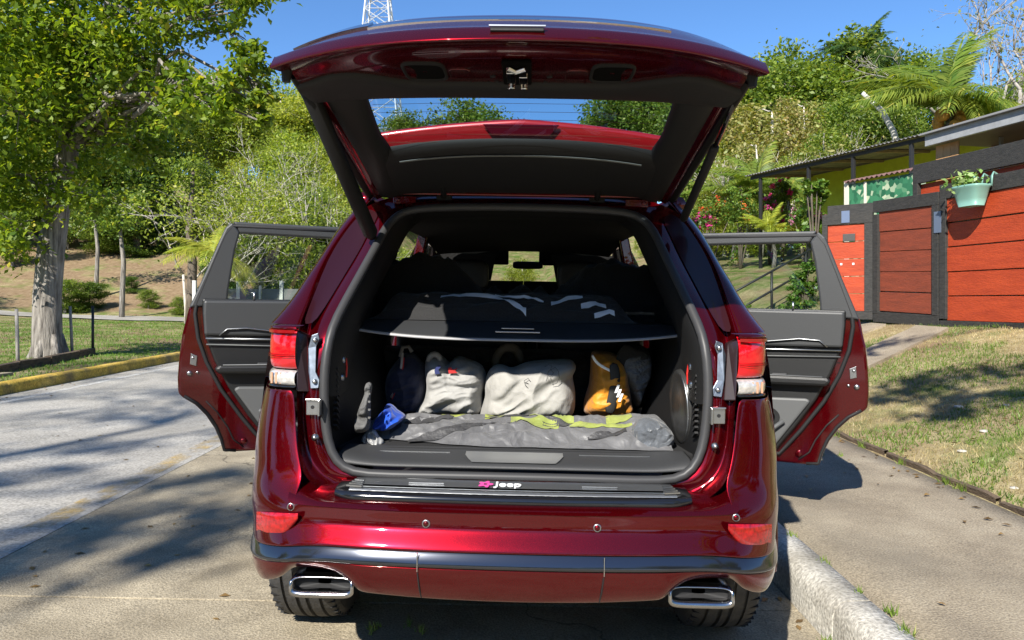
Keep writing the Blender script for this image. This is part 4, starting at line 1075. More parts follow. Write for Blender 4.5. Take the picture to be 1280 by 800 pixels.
for m in (-1, 1):
    nin = Vector(DR(0, 0, 1, m)) - Vector(DR(0, 0, 0, m))
    pr = lambda pts, n0, n1: G().prism([DR(a_, z_, n0, m) for a_, z_ in pts], nin * (n1 - n0))
    door = pr(lower, -.11, 0).build('rear_door', paint, car, bevel=.014, bseg=3)
    door['label'] = 'open rear door, red edge and black inner trim'
    pr(rearfr, -.05, .022).build('window_frame', frame_trim, door, bevel=.01)
    pr(topfr, -.05, .02).build('window_frame', frame_trim, door, bevel=.01)
    pr([(0, 1.25), (.05, 1.25), (.05, 1.65), (0, 1.65)], -.05, .02).build('window_frame', frame_trim, door, bevel=.01)
    pr([(.04, 1.24), (.765, 1.245), (.757, 1.34), (.725, 1.56), (.708, 1.66), (.04, 1.655)], -.022, -.018).build('window_pane', glass_mat('door_glass', (.86, .90, .87), .2), door)
    tr = pr(trimo, -.005, .035).build('trim_panel', door_black, door, bevel=.012)
    pr([(.03, 1.07), (.874, 1.085), (.882, 1.20), (.88, 1.275), (.03, 1.278)], .03, .062).build('upper_pad', frame_trim, door, bevel=.012)
    # handle bow and bright lines
    G().tube([DR(.10, 1.085, .068, m), DR(.45, 1.10, .072, m), (DR(.66, 1.125, .072, m)), DR(.76, 1.12, .07, m), DR(.80, 1.085, .066, m)], .007, 8, flat=.5).build('pull_line', satin, door, smooth=True)
    G().tube([DR(.05, 1.062, .05, m), DR(.5, 1.06, .05, m), DR(.868, 1.068, .05, m)], .005, 8).build('trim_line', satin, door, smooth=True)
    G().tube([DR(.06, 1.03, .045, m), DR(.5, 1.022, .045, m), DR(.865, 1.035, .045, m)], .004, 8).build('trim_line', door_grey, door, smooth=True)
    pr([(.05, .86), (.80, .875), (.825, .905), (.80, .925), (.05, .915)], .03, .10).build('armrest', door_black, door, bevel=.016)
    G().tube([DR(.08, .917, .096, m), DR(.78, .925, .096, m)], .004, 6).build('armrest_edge', door_grey, door, smooth=True)
    pk = [(.05, .52), (.54, .525), (.62, .64), (.72, .785), (.70, .80), (.40, .79), (.05, .76)]
    pr(pk, .03, .055).build('door_pocket', door_grey, door, bevel=.012)
    g = G(); cx, cz = .40, .665
    e1 = [DR(cx + .165 * math.cos(q), cz + .085 * math.sin(q) + .02 * math.cos(q), .058, m) for q in np.linspace(0, 2 * math.pi, 33)[:-1]]
    e2 = [DR(cx + .14 * math.cos(q), cz + .065 * math.sin(q) + .02 * math.cos(q), .0575, m) for q in np.linspace(0, 2 * math.pi, 33)[:-1]]
    G().grid([e1, e2], closed=True).build('pocket_rim', door_black, door, solid=.004)
    G().prism(e2, nin * -.0005).build('pocket_opening', pmat('recess_black', (.003, .003, .003), .8, spec=.05), door)
    G().tube([DR(.02 + .0, .55, .075, m), DR(.30, .565, .09, m), DR(.50, .60, .085, m), DR(.585, .67, .07, m)], .012, 8).build('pocket_lip', door_grey, door, smooth=True)
    pr([(.20, .935), (.34, .94), (.335, .965), (.205, .96)], .03, .052).build('inner_handle', satin, door, bevel=.004)
    pr([(.52, .915), (.60, .917), (.598, .932), (.522, .93)], .05, .09).build('window_switch', trim_grey, door, bevel=.003)
    # rubber seals along the red edge
    sl = [(.03, .475), (.56, .478), (.605, .535), (.675, .625), (.785, .785), (.86, .935), (.905, 1.07), (.922, 1.2), (.915, 1.26), (.84, 1.47), (.775, 1.64), (.735, 1.69), (.40, 1.69), (.03, 1.69)]
    G().tube([DR(a_, z_, .012, m) for a_, z_ in sl], .011, 8).build('door_seal', rubber, door, smooth=True)
    sl2 = [(.70, .437), (.762, .445), (.775, .50), (.805, .578), (.85, .65), (.905, .71), (.97, .752)]
    G().tube([DR(a_, z_, .006, m) for a_, z_ in sl2], .008, 8).build('arch_seal', rubber, door, smooth=True)
    sl3 = [(.66, .455), (.715, .50), (.745, .57), (.80, .655), (.86, .72)]
    G().tube([DR(a_, z_, .004, m) for a_, z_ in sl3], .004, 8).build('arch_seal', rubber, door, smooth=True)
    # latch, buttons, lock pin
    for a_, z_, r_ in ((.945, .875, .014), (.905, .80 + .08, .008), (.66, .487, .019), (.93, .96, .008)):
        c0, c1 = Vector(DR(a_, z_, -.002, m)), Vector(DR(a_, z_, .007, m))
        G().tube([c0, c1, c1.lerp(Vector(DR(a_, z_, .012, m)), .6)], [r_, r_, r_ * .5], 14).build('door_plug', paint if r_ > .018 else satin, door, smooth=True)
    pr([(.912, .915), (.945, .925), (.94, .985), (.908, .97)], .0, .006).build('door_latch', satin, door, bevel=.002)
    G().tube([DR(.62, 1.275, .03, m), DR(.62, 1.325, .03, m)], .006, 8).build('lock_pin', satin, door, smooth=True)

# ------------------------------------------------------------------ luggage (each thing stands by itself in the load bay)
def smooth_loop(pts, n):
    """closed Catmull-Rom through pts, resampled to n points"""
    m = len(pts); dense = []
    for i in range(m):
        p0, p1, p2, p3 = [Vector(pts[(i + k - 1) % m]) for k in range(4)]
        for j in range(8):
            t = j / 8
            dense.append(.5 * ((2 * p1) + (p2 - p0) * t + (2 * p0 - 5 * p1 + 4 * p2 - p3) * t * t + (3 * p1 - p0 - 3 * p2 + p3) * t ** 3))
    L_ = [0]
    for i in range(len(dense)): L_.append(L_[-1] + (dense[(i + 1) % len(dense)] - dense[i]).length)
    out = []; k = 0
    for i in range(n):
        s = L_[-1] * i / n
        while L_[k + 1] < s: k += 1
        t = (s - L_[k]) / max(1e-9, L_[k + 1] - L_[k]); out.append(dense[k].lerp(dense[(k + 1) % len(dense)], t))
    return out

def sack(name, outline, Y, T, mat, seed=0, wr=.016, fold=(8, 5), back=.5, parent=None, rings=26, n=110):
    """a filled cloth bag: the outline as seen, its belly towards the viewer, creased"""
    lp = smooth_loop([(px, py, 0) for px, py in outline], n)
    cx = sum(p.x for p in lp) / n; cy = sum(p.y for p in lp) / n
    def surf(sign, depth):
        rws = []
        for k in range(rings + 1):
            t = k / rings; row = []
            for p in lp:
                px, py = cx + (p.x - cx) * t, cy + (p.y - cy) * t
                d = depth * (1 - t ** 3.4) ** .5 if t < 1 else 0
                q = W(px, py, Y)
                ang = .35 * fbm((q.x * 3 + seed, q.z * 3, 1), 1); u_ = q.x + ang * .15; v_ = q.z + ang * .2
                cr = wr * (1.2 - 3.2 * abs(fbm((u_ * fold[0] + seed, v_ * fold[1], seed), .9, 2))) + wr * .9 * (.6 - 2.2 * abs(fbm((u_ * 7 - v_ * 11, v_ * 15 + seed, 3), 1.0, 2)))
                edge = min(1, (1 - t) * 4)
                yy = Y + sign * (d + cr * edge + 0)
                # keep the pixel outline while the belly comes nearer
                row.append((q.x, yy, q.z))
            rws.append(row)
        return rws
    g = G(); g.grid(surf(-1, T), closed=True); g.grid(surf(1, T * back), closed=True, flip=True)
    o = g.build(name, mat, parent, smooth=True, weld=True)
    return o

def cloth_mat(name, c1, c2, rough=.85, crease=9, cs=.38):
    """woven cloth with sharp crease lines"""
    m, nt, b = new_mat(name); L = nt.links.new; tc = N(nt, 'ShaderNodeTexCoord'); src = tc.outputs['Object']
    nz = N(nt, 'ShaderNodeTexNoise'); nz.inputs['Scale'].default_value = 7; nz.inputs['Detail'].default_value = 8; nz.inputs['Roughness'].default_value = .7; L(src, nz.inputs['Vector'])
    rp = N(nt, 'ShaderNodeValToRGB'); rp.color_ramp.elements[0].position = .3; rp.color_ramp.elements[1].position = .7; rp.color_ramp.elements[0].color = (*c1, 1); rp.color_ramp.elements[1].color = (*c2, 1)
    L(nz.outputs['Fac'], rp.inputs[0]); L(rp.outputs[0], b.inputs['Base Color']); b.inputs['Roughness'].default_value = rough; b.inputs['Sheen Weight'].default_value = .15
    w = N(nt, 'ShaderNodeVectorMath', operation='MULTIPLY_ADD'); n2 = N(nt, 'ShaderNodeTexNoise'); n2.inputs['Scale'].default_value = 6; n2.inputs['Detail'].default_value = 3; L(src, n2.inputs['Vector'])
    L(n2.outputs['Color'], w.inputs[0]); w.inputs[1].default_value = (.22, .22, .22); L(src, w.inputs[2])
    h = None
    for sc, k in ((crease, 1.0), (crease * 2.7, .45)):
        v = N(nt, 'ShaderNodeTexVoronoi', feature='DISTANCE_TO_EDGE'); v.inputs['Scale'].default_value = sc; L(w.outputs[0], v.inputs['Vector'])
        mm = N(nt, 'ShaderNodeMath', operation='MULTIPLY'); L(v.outputs['Distance'], mm.inputs[0]); mm.inputs[1].default_value = -k * 9 / sc
        if h is None: h = mm.outputs[0]
        else:
            ad = N(nt, 'ShaderNodeMath', operation='ADD'); L(h, ad.inputs[0]); L(mm.outputs[0], ad.inputs[1]); h = ad.outputs[0]
    bp = N(nt, 'ShaderNodeBump'); bp.inputs['Strength'].default_value = cs; bp.inputs['Distance'].default_value = .035; L(h, bp.inputs['Height'])
    nf = N(nt, 'ShaderNodeTexNoise'); nf.inputs['Scale'].default_value = 420; L(src, nf.inputs['Vector'])
    b2 = N(nt, 'ShaderNodeBump'); b2.inputs['Strength'].default_value = .25; b2.inputs['Distance'].default_value = .002; L(nf.outputs['Fac'], b2.inputs['Height']); L(bp.outputs[0], b2.inputs['Normal']); L(b2.outputs[0], b.inputs['Normal'])
    MATS[name] = m; return m
canvas = cloth_mat('white_canvas', (.26, .257, .247), (.36, .357, .345), cs=.3)
canvas_unused = lambda: pmat('white_canvas_plain', (.27, .265, .25), .85, bump=.35, bscale=25, col2=(.36, .355, .335), vscale=9, sheen=.15)
canvas2 = cloth_mat('pale_canvas', (.27, .263, .245), (.37, .36, .335), crease=7, cs=.3)
canvas_unused2 = lambda: pmat('pale_canvas_plain', (.28, .27, .245), .85, bump=.35, bscale=22, col2=(.38, .365, .335), vscale=7, sheen=.15)
ink = pmat('dark_ink', (.04, .04, .045), .8)
navy = cloth_mat('navy_cloth', (.010, .013, .035), (.018, .022, .055))
def set_origin_low(o):
    me = o.data; z = min(v.co.z for v in me.vertices); x = sum(v.co.x for v in me.vertices) / len(me.vertices); y = sum(v.co.y for v in me.vertices) / len(me.vertices)
    me.transform(Matrix.Translation((-x, -y, -z))); o.location = (x, y, z)
def thing_from(o, label, cat, group=None):
    set_origin_low(o); return tag(o, label, cat, group)
def patch(name, poly, Y, mat, parent, dy=.003):
    """flat printed mark lying on a bag's front"""
    pts = [W(px, py, Y) - parent.location for px, py in poly]
    g = G().prism(pts, (0, -.0015, 0)); return g.build(name, mat, parent)
def line_mark(name, poly, Y, mat, parent, r=.0016):
    return G().tube([W(px, py, Y) - parent.location for px, py in poly], r, 5).build(name, mat, parent)

Y1 = 3.10
bagA = sack('drawstring_bag', [(533, 447), (541, 441), (552, 444), (562, 452), (572, 445), (590, 450), (603, 457), (608, 472), (604, 492), (604, 512), (592, 518), (560, 517), (522, 519), (521, 512), (531, 497), (534, 480), (532, 465)], Y1, .15, canvas, 3)
thing_from(bagA, 'white cloth drawstring bag with navy and red marks on its front', 'bag')
surfY = Y1 - .155
patch('navy_mark', [(545, 459), (550, 456), (551, 459), (548, 462), (550, 467), (544, 468), (543, 463)], surfY - .012, pmat('navy_print', (.02, .03, .12), .8), bagA)
patch('red_mark', [(560, 460), (564, 459), (566, 462), (572, 460), (569, 464), (572, 466), (561, 467)], surfY, pmat('red_print', (.45, .02, .02), .8), bagA)
neck = G().tube([W(px, py, 3.0) - bagA.location for px, py in ((534, 453), (537, 445), (543, 442), (549, 445), (551, 452))], [.010, .014, .016, .014, .010], 10); neck.build('gathered_neck', canvas, bagA, sub=1)
bagB = sack('canvas_bag', [(612, 462), (624, 455), (640, 459), (660, 452), (690, 449), (712, 449), (720, 458), (716, 470), (719, 490), (718, 512), (712, 519), (690, 521), (660, 522), (630, 524), (602, 522), (600, 515), (606, 495), (606, 478)], 3.05, .16, canvas2, 11)
thing_from(bagB, 'pale canvas bag with a thin line drawing printed on its front', 'bag')
sY = 3.05 - .166
line_mark('line_drawing', [(681, 459), (685, 456), (690, 457), (688, 462), (692, 466), (689, 470), (684, 468), (686, 464), (694, 459), (698, 464), (699, 472), (696, 479), (690, 481)], sY, ink, bagB, .0012)
line_mark('line_drawing', [(655, 476), (660, 473), (664, 478), (667, 484), (662, 487), (657, 482), (655, 477), (665, 482), (672, 484)], sY, ink, bagB, .0012)
line_mark('line_drawing', [(683, 476), (684, 470), (686, 477), (688, 471), (690, 478)], sY, ink, bagB, .001)
# dark strap bow behind the pale bag
bow = G().tube([W(px, py, 3.18) for px, py in ((618, 462), (620, 445), (628, 435), (640, 433), (649, 440), (652, 455))], [.018, .02, .022, .024, .022, .016], 10).build('rolled_belt', pmat('brown_grey_cloth', (.10, .09, .075), .85, bump=.4, bscale=50), sub=1)
thing_from(bow, 'rolled dark beige cloth band behind the pale canvas bag', 'cloth')
# navy backpack with pale zip
bk = sack('backpack', [(497, 450), (510, 440), (524, 447), (533, 462), (534, 490), (528, 512), (512, 520), (494, 516), (484, 500), (484, 470)], 3.12, .12, navy, 21)
thing_from(bk, 'navy backpack with a pale curved zip by the bay wall', 'backpack')
G().tube([W(px, py, 3.0) - bk.location for px, py in ((503, 441), (502, 455), (500, 468), (496, 482), (489, 497))], .006, 6).build('zip', pmat('pale_zip', (.38, .36, .34), .6), bk, smooth=True)
G().tube([W(px, py, 2.995) - bk.location for px, py in ((505, 447), (504, 458), (501, 470), (497, 484), (490, 499))], .002, 6).build('red_piping', pmat('red_print', (.45, .02, .02), .8), bk)
G().tube([W(px, py, 3.0) - bk.location for px, py in ((500, 446), (503, 434), (511, 433), (515, 440))], .008, 8).build('top_loop', pmat('grey_web', (.13, .13, .13), .8), bk, smooth=True)
# slim grey pouch on end
pz = sack('pouch', [(458, 479), (465, 480), (463, 500), (463, 520), (461, 537), (445, 541), (444, 528), (450, 508), (456, 492)], 2.60, .04, pmat('grey_canvas', (.10, .10, .10), .8, bump=.5, bscale=60, var=.3, vscale=20), 31, n=40)
thing_from(pz, 'slim grey pouch standing on end against the bay side', 'pouch')
for k in range(4):
    x, y, z = W(461.5, 492 + 10 * k, 2.555) - pz.location; G().lathe([(.0001, -.003), (.004, -.003), (.005, .002)], (x, y, z), 'y', 10).build('press_stud', satin, pz)
# blue cloth
bl = sack('cloth', [(466, 533), (472, 520), (480, 512), (484, 505), (490, 506), (497, 512), (507, 520), (500, 528), (488, 536), (476, 537)], 2.74, .07, cloth_mat('bright_blue_nylon', (.008, .05, .36), (.014, .085, .52), .4, 14), 41, wr=.02, fold=(16, 14))
thing_from(bl, 'crumpled bright blue nylon cloth beside the grey pouch', 'cloth')
# orange sports bag with black sash and three white bars
org = sack('sports_bag', [(740, 440), (752, 438), (768, 442), (780, 452), (784, 475), (788, 500), (789, 515), (776, 521), (755, 520), (736, 519), (729, 512), (731, 497), (736, 480), (738, 458)], 3.08, .14, cloth_mat('orange_nylon', (.55, .21, .010), (.70, .28, .016), .55, 10), 51)
thing_from(org, 'orange sports bag with black sash and three white stripes', 'bag')
oy = 3.08 - .185
blk = pmat('black_webbing', (.01, .01, .01), .7)
def ribbon(name, pts, w_, Y, mat, parent, bulge=.0):
    q = [W(px, py, Y) - parent.location for px, py in pts]
    return G().tube(q, w_, 8, flat=.25, up=(0, 1, 0)).build(name, mat, parent, sub=1)
ribbon('sash', [(766, 452), (770, 470), (768, 488), (764, 505), (761, 518)], .022, oy + .03, blk, org)
for k in range(3):
    a = (771 + 2.2 * k - 2, 484 + k * 5.5)
    patch('white_stripe', [(a[0] - 1, a[1] + 10 - 3), (a[0] + 2.2, a[1] + 10 - 3), (a[0] + 6, a[1] - 3), (a[0] + 2.8, a[1] - 3)], oy + .004, white_paint, org)
ribbon('white_piping', [(740, 443), (744, 452), (752, 458), (762, 463), (769, 466)], .006, oy + .035, white_paint, org)
gm = sack('mesh_bag', [(775, 436), (790, 430), (806, 434), (812, 448), (812, 466), (806, 482), (800, 496), (796, 508), (790, 500), (782, 484), (774, 468), (768, 455)], 3.10, .12, pmat('grey_mesh_cloth', (.13, .135, .14), .75, bump=.6, bscale=90, var=.25, vscale=25), 61)
thing_from(gm, 'grey and black mesh bag leaning behind the orange bag', 'bag')
ribbon('black_flap', [(772, 440), (784, 446), (797, 452), (810, 456)], .05, 2.99, black_cloth, gm)
# dark holdall filling the back of the bay
for nm, ol, sd, lb in (('holdall', [(448, 435), (500, 432), (560, 432), (610, 434), (650, 436), (700, 436), (760, 440), (830, 436), (838, 470), (830, 505), (720, 512), (600, 512), (470, 512), (450, 480)], 71, 'long black holdall lying across the back of the load bay'),):
    o = sack(nm, ol, 3.30, .10, black_cloth, sd, wr=.02); thing_from(o, lb, 'holdall')
# the long folded grey windbreak along the sill
bay_z = .803
def front_line(x): return 2.585 + .10 * (1 - sm(-.58, -.05, x)) + .014 * fbm((x * 7, 4, 4), 1)
def wb_h(x, y):
    f0 = front_line(x); t = (y - f0) / (2.945 - f0); e = sm(0, .16, t) * sm(0, .25, 1.02 - t) ; side = sm(-.61, -.52, x) * sm(-.60, -.52, -x)
    f = .035 + .03 * sm(.1, .9, t) + .010 * fbm((x * 5, y * 14, 2), 1) + .026 * (.35 - 1.6 * abs(fbm((x * 1.6 + y * 6, y * 9 - x * 3.2, 7), 1.1, 2))) + .010 * (.3 - 1.5 * abs(fbm((x * 9 - y * 8, y * 16 + x * 7, 4), 1.0, 2)))
    ridge = .035 * math.exp(-((x - .53) / .085) ** 2) * sm(0, .3, t)
    return max(.002, (f + ridge) * e * (.25 + .75 * side))
grey_ripstop = cloth_mat('grey_ripstop', (.085, .085, .09), (.15, .15, .155), .45, 8, .6)
def wb_pt(x, y, up=0.0): return CM @ Vector((x, y, bay_z + wb_h(x, y) + up))
nx, ny = 180, 50
rws = []
for i in range(nx + 1):
    x = -.565 + 1.135 * i / nx
    rws.append([wb_pt(x * (1 - .07 * (j / ny) ** 2.5 - .05 * (1 - j / ny) ** 4) + .012 * fbm((j * .25, x, 3), 1), front_line(x) + (2.955 - front_line(x)) * j / ny) for j in range(ny + 1)])
wb = G().grid(rws).build('folded_windbreak', grey_ripstop, smooth=True)
thing_from(wb, 'long flat folded grey and lime yellow nylon gear bag along the sill', 'gear bag')
lime = cloth_mat('lime_nylon', (.18, .22, .05), (.32, .36, .09), .5, 10)
charcoal = pmat('charcoal_nylon', (.05, .05, .053), .5, bump=.4, bscale=60, var=.25, vscale=14)
def band(name, xa, ya, xb, yb, w_, mat, n=24):
    rws = []
    for i in range(n + 1):
        t = i / n; x, y = xa + (xb - xa) * t, ya + (yb - ya) * t
        rws.append([tuple(wb_pt(x, y + w_ * k / 4, .0035) - wb.location) for k in range(5)])
    return G().grid(rws).build(name, mat, wb, smooth=True)
band('lime_band', -.02, 2.79, .16, 2.77, .055, lime); band('lime_band', .05, 2.86, .22, 2.82, .03, lime); band('lime_band', .20, 2.73, .43, 2.75, .05, lime); band('lime_band', .34, 2.80, .44, 2.83, .06, lime)
band('lime_band', -.29, 2.86, -.17, 2.88, .05, pmat('lime_camo', (.35, .40, .07), .6, col2=(.08, .08, .06), vscale=45)); band('lime_band', -.12, 2.84, .0, 2.86, .05, pmat('lime_camo', (.35, .40, .07), .6))
band('dark_band', -.46, 2.70, -.24, 2.80, .07, charcoal); band('dark_band', -.38, 2.62, .0, 2.77, .04, charcoal); band('dark_band', -.12, 2.82, .06, 2.87, .04, charcoal); band('dark_band', .10, 2.80, .2, 2.79, .04, charcoal); band('dark_band', .26, 2.63, .40, 2.68, .05, charcoal)
# bundled corner of the same nylon, and a crumpled wrapper
bun = sack('nylon_bundle', [(790, 535), (797, 525), (808, 522), (824, 525), (838, 537), (842, 549), (836, 560), (815, 562), (796, 563), (791, 550)], 2.66, .07, cloth_mat('slate_nylon', (.07, .078, .09), (.13, .14, .155), .4, 12, .9), 81, wr=.007, fold=(16, 9))
thing_from(bun, 'slate grey nylon bundle at the kerb end of the gear bag', 'bundle')
wrp = sack('wrapper', [(452, 549), (458, 540), (468, 537), (474, 545), (480, 551), (478, 558), (466, 559), (455, 556)], 2.64, .025, pmat('silver_film', (.30, .30, .30), .35, var=.3, vscale=30), 91, wr=.012, fold=(30, 30), n=32)
thing_from(wrp, 'crumpled silvery wrapper at the road end of the gear bag', 'wrapper')
# black jackets heaped on the load cover and over the seats, with grey reflective stripes
def heap(name, x0, x1, y0, y1, f, mat, label, nx=70, ny=30, widen=0):
    rws = [[CM @ Vector(((x0 + (x1 - x0) * i / nx) * (1 + widen * j / ny), y0 + (y1 - y0) * j / ny, f(x0 + (x1 - x0) * i / nx, y0 + (y1 - y0) * j / ny))) for j in range(ny + 1)] for i in range(nx + 1)]
    o = G().grid(rws).build(name, mat, smooth=True); thing_from(o, label, 'cloth'); return o
zc = P(0, 403, 2.905)[2]
def seat_f(x, y):
    b = .25 * math.exp(-((abs(x + .44) / .22) ** 3)) + .23 * math.exp(-((abs(x - .44) / .23) ** 3)) + .10 * math.exp(-((x - .0) / .3) ** 2)
    e = sm(3.22, 3.42, y)
    fold = .022 * (abs(fbm((x * 5 + y, y * 3, 5), 1.5)) * 2 - .5) + .012 * fbm((x * 14, y * 6, 9), 1)
    return zc - .01 + (b * 1.0 + .03 + fold) * e + fold * .4
cov = heap('seat_cloth', -.62, .62, 3.20, 3.66, seat_f, black_cloth, 'black cloth draped over the rear seats and headrests', widen=.13)
def jac_f(x, y):
    t = (y - 2.915) / .26; e = sm(0, .18, t) * sm(0, .12, 1 - t) * sm(-.60, -.50, x) * sm(-.48, -.38, -x)
    return zc + .003 + (.02 + .085 * sm(-.1, .75, t) + .014 * fbm((x * 6, y * 12, 3), 1.3)) * e
jac = heap('folded_jacket', -.60, .48, 2.915, 3.175, jac_f, black_cloth, 'black folded jackets with pale reflective stripes on the load cover', 140, 60)
refl = pmat('reflective_stripe', (.78, .82, .88), .35)
def jstripe(pts, w_):
    rws = []
    n = 16
    for i in range(n + 1):
        t = i / n * (len(pts) - 1); k = min(int(t), len(pts) - 2); u = t - k
        x = pts[k][0] * (1 - u) + pts[k + 1][0] * u; y = pts[k][1] * (1 - u) + pts[k + 1][1] * u
        rws.append([tuple(CM @ Vector((x, y + w_ * q, jac_f(x, y + w_ * q) + .009)) - jac.location) for q in (0, .25, .5, .75, 1)])
    G().grid(rws).build('reflective_stripe', refl, jac, smooth=True)
jstripe([(-.32, 3.02), (-.22, 3.05), (-.10, 3.04), (-.02, 2.98), (.03, 2.935)], .028)
jstripe([(-.10, 3.06), (.02, 3.055), (.10, 3.01)], .014)
jstripe([(.13, 2.99), (.20, 3.03), (.26, 3.04)], .03)
jstripe([(.25, 2.975), (.31, 3.0), (.35, 2.98)], .03)
jstripe([(.30, 2.935), (.36, 2.95), (.38, 2.94)], .02)

# ------------------------------------------------------------------ gate, houses and fences on the right
black_wood = pmat('black_painted_wood', (.018, .018, .017), .75, bump=.4, bscale=40, col2=(.045, .042, .038), vscale=14, stretch=(1, 1, 4))
red_wood = pmat('red_painted_wood', (.32, .038, .010), .6, bump=.4, bscale=30, col2=(.44, .058, .014), vscale=5, stretch=(.6, .6, 4))
old_red = pmat('faded_red_wood', (.16, .035, .017), .65, bump=.4, bscale=30, col2=(.25, .05, .022), vscale=4, stretch=(.6, .6, 4))
U = Vector((-.205, .979, 0)).normalized(); NRM = Vector((-U.y, U.x, 0))     # along the gate, and out of it towards the street
A0 = Vector((5.66, 9.70, 0))
def gp(s_, z, n=0.0): return A0 + U * s_ + NRM * n + Vector((0, 0, z))
def gbox(g, s0, s1, z0, z1, n0, n1, dz=0.0):
    p = [gp(s0, z0, n0), gp(s1, z0 + dz, n0), gp(s1, z0 + dz, n1), gp(s0, z0, n1), gp(s0, z1, n0), gp(s1, z1 + dz, n0), gp(s1, z1 + dz, n1), gp(s0, z1, n1)]
    return g.hexa(p)
def gate_leaf(label, s0, s1, zb, zt, mat, nplank, top=.20, botm=.12, post=.14, dz=0.0, gap=.006):
    root = empty('gate_leaf', gp((s0 + s1) / 2, zb)); tag(root, label, 'gate', 'boarded gate leaves')
    inv = -root.location
    def part(g, nm, mt, bev=.004):
        g.v = [tuple(Vector(v) + inv) for v in g.v]; return g.build(nm, mt, root, bevel=bev)
    part(gbox(G(), s0, s1, zt - top, zt, -.02, .05, dz), 'top_rail', black_wood)
    part(gbox(G(), s0, s1, zb, zb + botm, -.02, .05, dz), 'bottom_rail', black_wood)
    part(gbox(G(), s0, s0 + post, zb + botm + .002, zt - top - .002, -.02, .055), 'stile', black_wood)
    part(gbox(G(), s1 - post, s1, zb + botm + .002, zt - top - .002, -.02, .055), 'stile', black_wood)
    part(gbox(G(), s0 + .02, s1 - .02, zb + botm * .6, zt - top * .6, -.06, -.05, dz), 'gap_light_board', pmat('gap_light_pale', (.45, .42, .36), .8), 0)  # pale board added behind the planks, stands for light through the gaps
    z = zb + botm; h = (zt - top - z) / nplank
    for k in range(nplank):
        w_ = rnd.uniform(-.008, .008); e = rnd.uniform(0, gap * 2)
        part(gbox(G(), s0 + post - .01, s1 - post + .01, z + k * h + gap / 2 + e, z + (k + 1) * h - gap / 2, 0 + w_, .022 + w_, dz), 'plank', mat, .003)
    return root
g1 = gate_leaf('wide red boarded gate leaf with a green planter hung on it', -3.3, .06, 1.0 - .10, 2.80, red_wood, 5, .19, .13, .11, dz=-.02, gap=.008)
g2 = gate_leaf('narrow gate leaf of faded brownish red boards in black frame', .08, 1.34, .92, 2.70, old_red, 5, .17, .15, .11, dz=.03)
# the short gate panel set across the end
root = empty('gate_leaf', W(1060, 392, 11.25)); tag(root, 'short orange red gate panel with a small metal box', 'gate', 'boarded gate leaves')
pa, pb = W(1029, 392, 11.55), W(1092, 396, 11.05)
def qp(t, z, n=0.0):
    p = pa.lerp(pb, t); d = (pb - pa).normalized(); nn = Vector((d.y, -d.x, 0)).normalized(); return Vector((p.x, p.y, 0)) + nn * n + Vector((0, 0, z)) - root.location
def qbox(t0, t1, z0, z1, n0, n1): return G().hexa([qp(t0, z0, n1), qp(t1, z0, n1), qp(t1, z0, n0), qp(t0, z0, n0), qp(t0, z1, n1), qp(t1, z1, n1), qp(t1, z1, n0), qp(t0, z1, n0)])
qbox(0, 1, .98, 1.10, -.02, .05).build('bottom_rail', black_wood, root, bevel=.004); qbox(0, 1, 2.42, 2.58, -.02, .05).build('top_rail', black_wood, root, bevel=.004)
qbox(0, .11, 1.102, 2.418, -.02, .05).build('stile', black_wood, root, bevel=.004); qbox(.84, 1, 1.102, 2.418, -.02, .05).build('stile', black_wood, root, bevel=.004)
for k in range(5): qbox(.1, .85, 1.10 + .264 * k + .004, 1.10 + .264 * (k + 1) - .004, 0, .022).build('plank', red_wood, root, bevel=.003)
qbox(.42, .66, 2.16, 2.27, .022, .05).build('lock_box', pmat('dull_steel', (.12, .11, .10), .5, .6), root, bevel=.004)
for t in (.36, .6): qbox(t, t + .04, 1.80, 1.83, .022, .03).build('bolt_head', white_paint, root)
qbox(.40, .56, 2.44, 2.62, .05, .06).build('tin_plate', pmat('blue_grey_tin', (.20, .25, .36), .4, .5), root)
qbox(.0, 1.2, 2.60, 2.74, -.25, -.18).build('back_rail', black_wood, root, bevel=.004)
hs = gbox(G(), .02, .14, 2.16, 2.44, .056, .064); hs.v = [tuple(Vector(v) - g1.location) for v in hs.v]; hs.build('hasp', pmat('blue_grey_tin', (.20, .25, .36), .4, .5), g1)
# house with boarded wall behind the gate
house = empty('wooden_house', (9.2, 12.4, height(9.2, 12.4))); tag(house, 'low wooden house with pale grey roof edge behind the gate', 'house')
ho = house.location.copy()
def hbox(s0, s1, z0, z1, n0, n1, nm, mt, bev=.005, dz=0.0):
    g = gbox(G(), s0, s1, z0, z1, n0, n1, dz); g.v = [tuple(Vector(v) - ho) for v in g.v]; return g.build(nm, mt, house, bevel=bev)
grey_metal = pmat('grey_roof_edge', (.30, .31, .32), .5, var=.15)
wood_wall = pmat('honey_boards', (.42, .22, .09), .6, col2=(.55, .32, .14), vscale=6, bump=.2, bscale=30, stretch=(1, 1, .2))
for k in range(9):
    n = -1.55; hbox(.90 + .001 * k, .92 + .001 * k, 2.4, 3.53, -1.60 - .16 * (k + 1) + .004, -1.60 - .16 * k, 'wall_board', wood_wall, .003)
for k in range(22): hbox(.90 - .155 * (k + 1) + .004, .90 - .155 * k, 2.4, 3.52, -1.62, -1.60, 'wall_board', wood_wall, .003)
for k in range(3): hbox(.97 - .14 * (k + 1) + .004, .97 - .14 * k, 2.4, 3.50, -.72, -.70, 'wall_board', wood_wall, .003)
hbox(-4.0, .98, 3.53, 3.60, -4.0, -.62, 'roof', pmat('roof_underside', (.20, .16, .12), .7), dz=.0)
hbox(-4.0, 1.02, 3.50, 3.66, -.62, -.56, 'roof_edge', grey_metal)
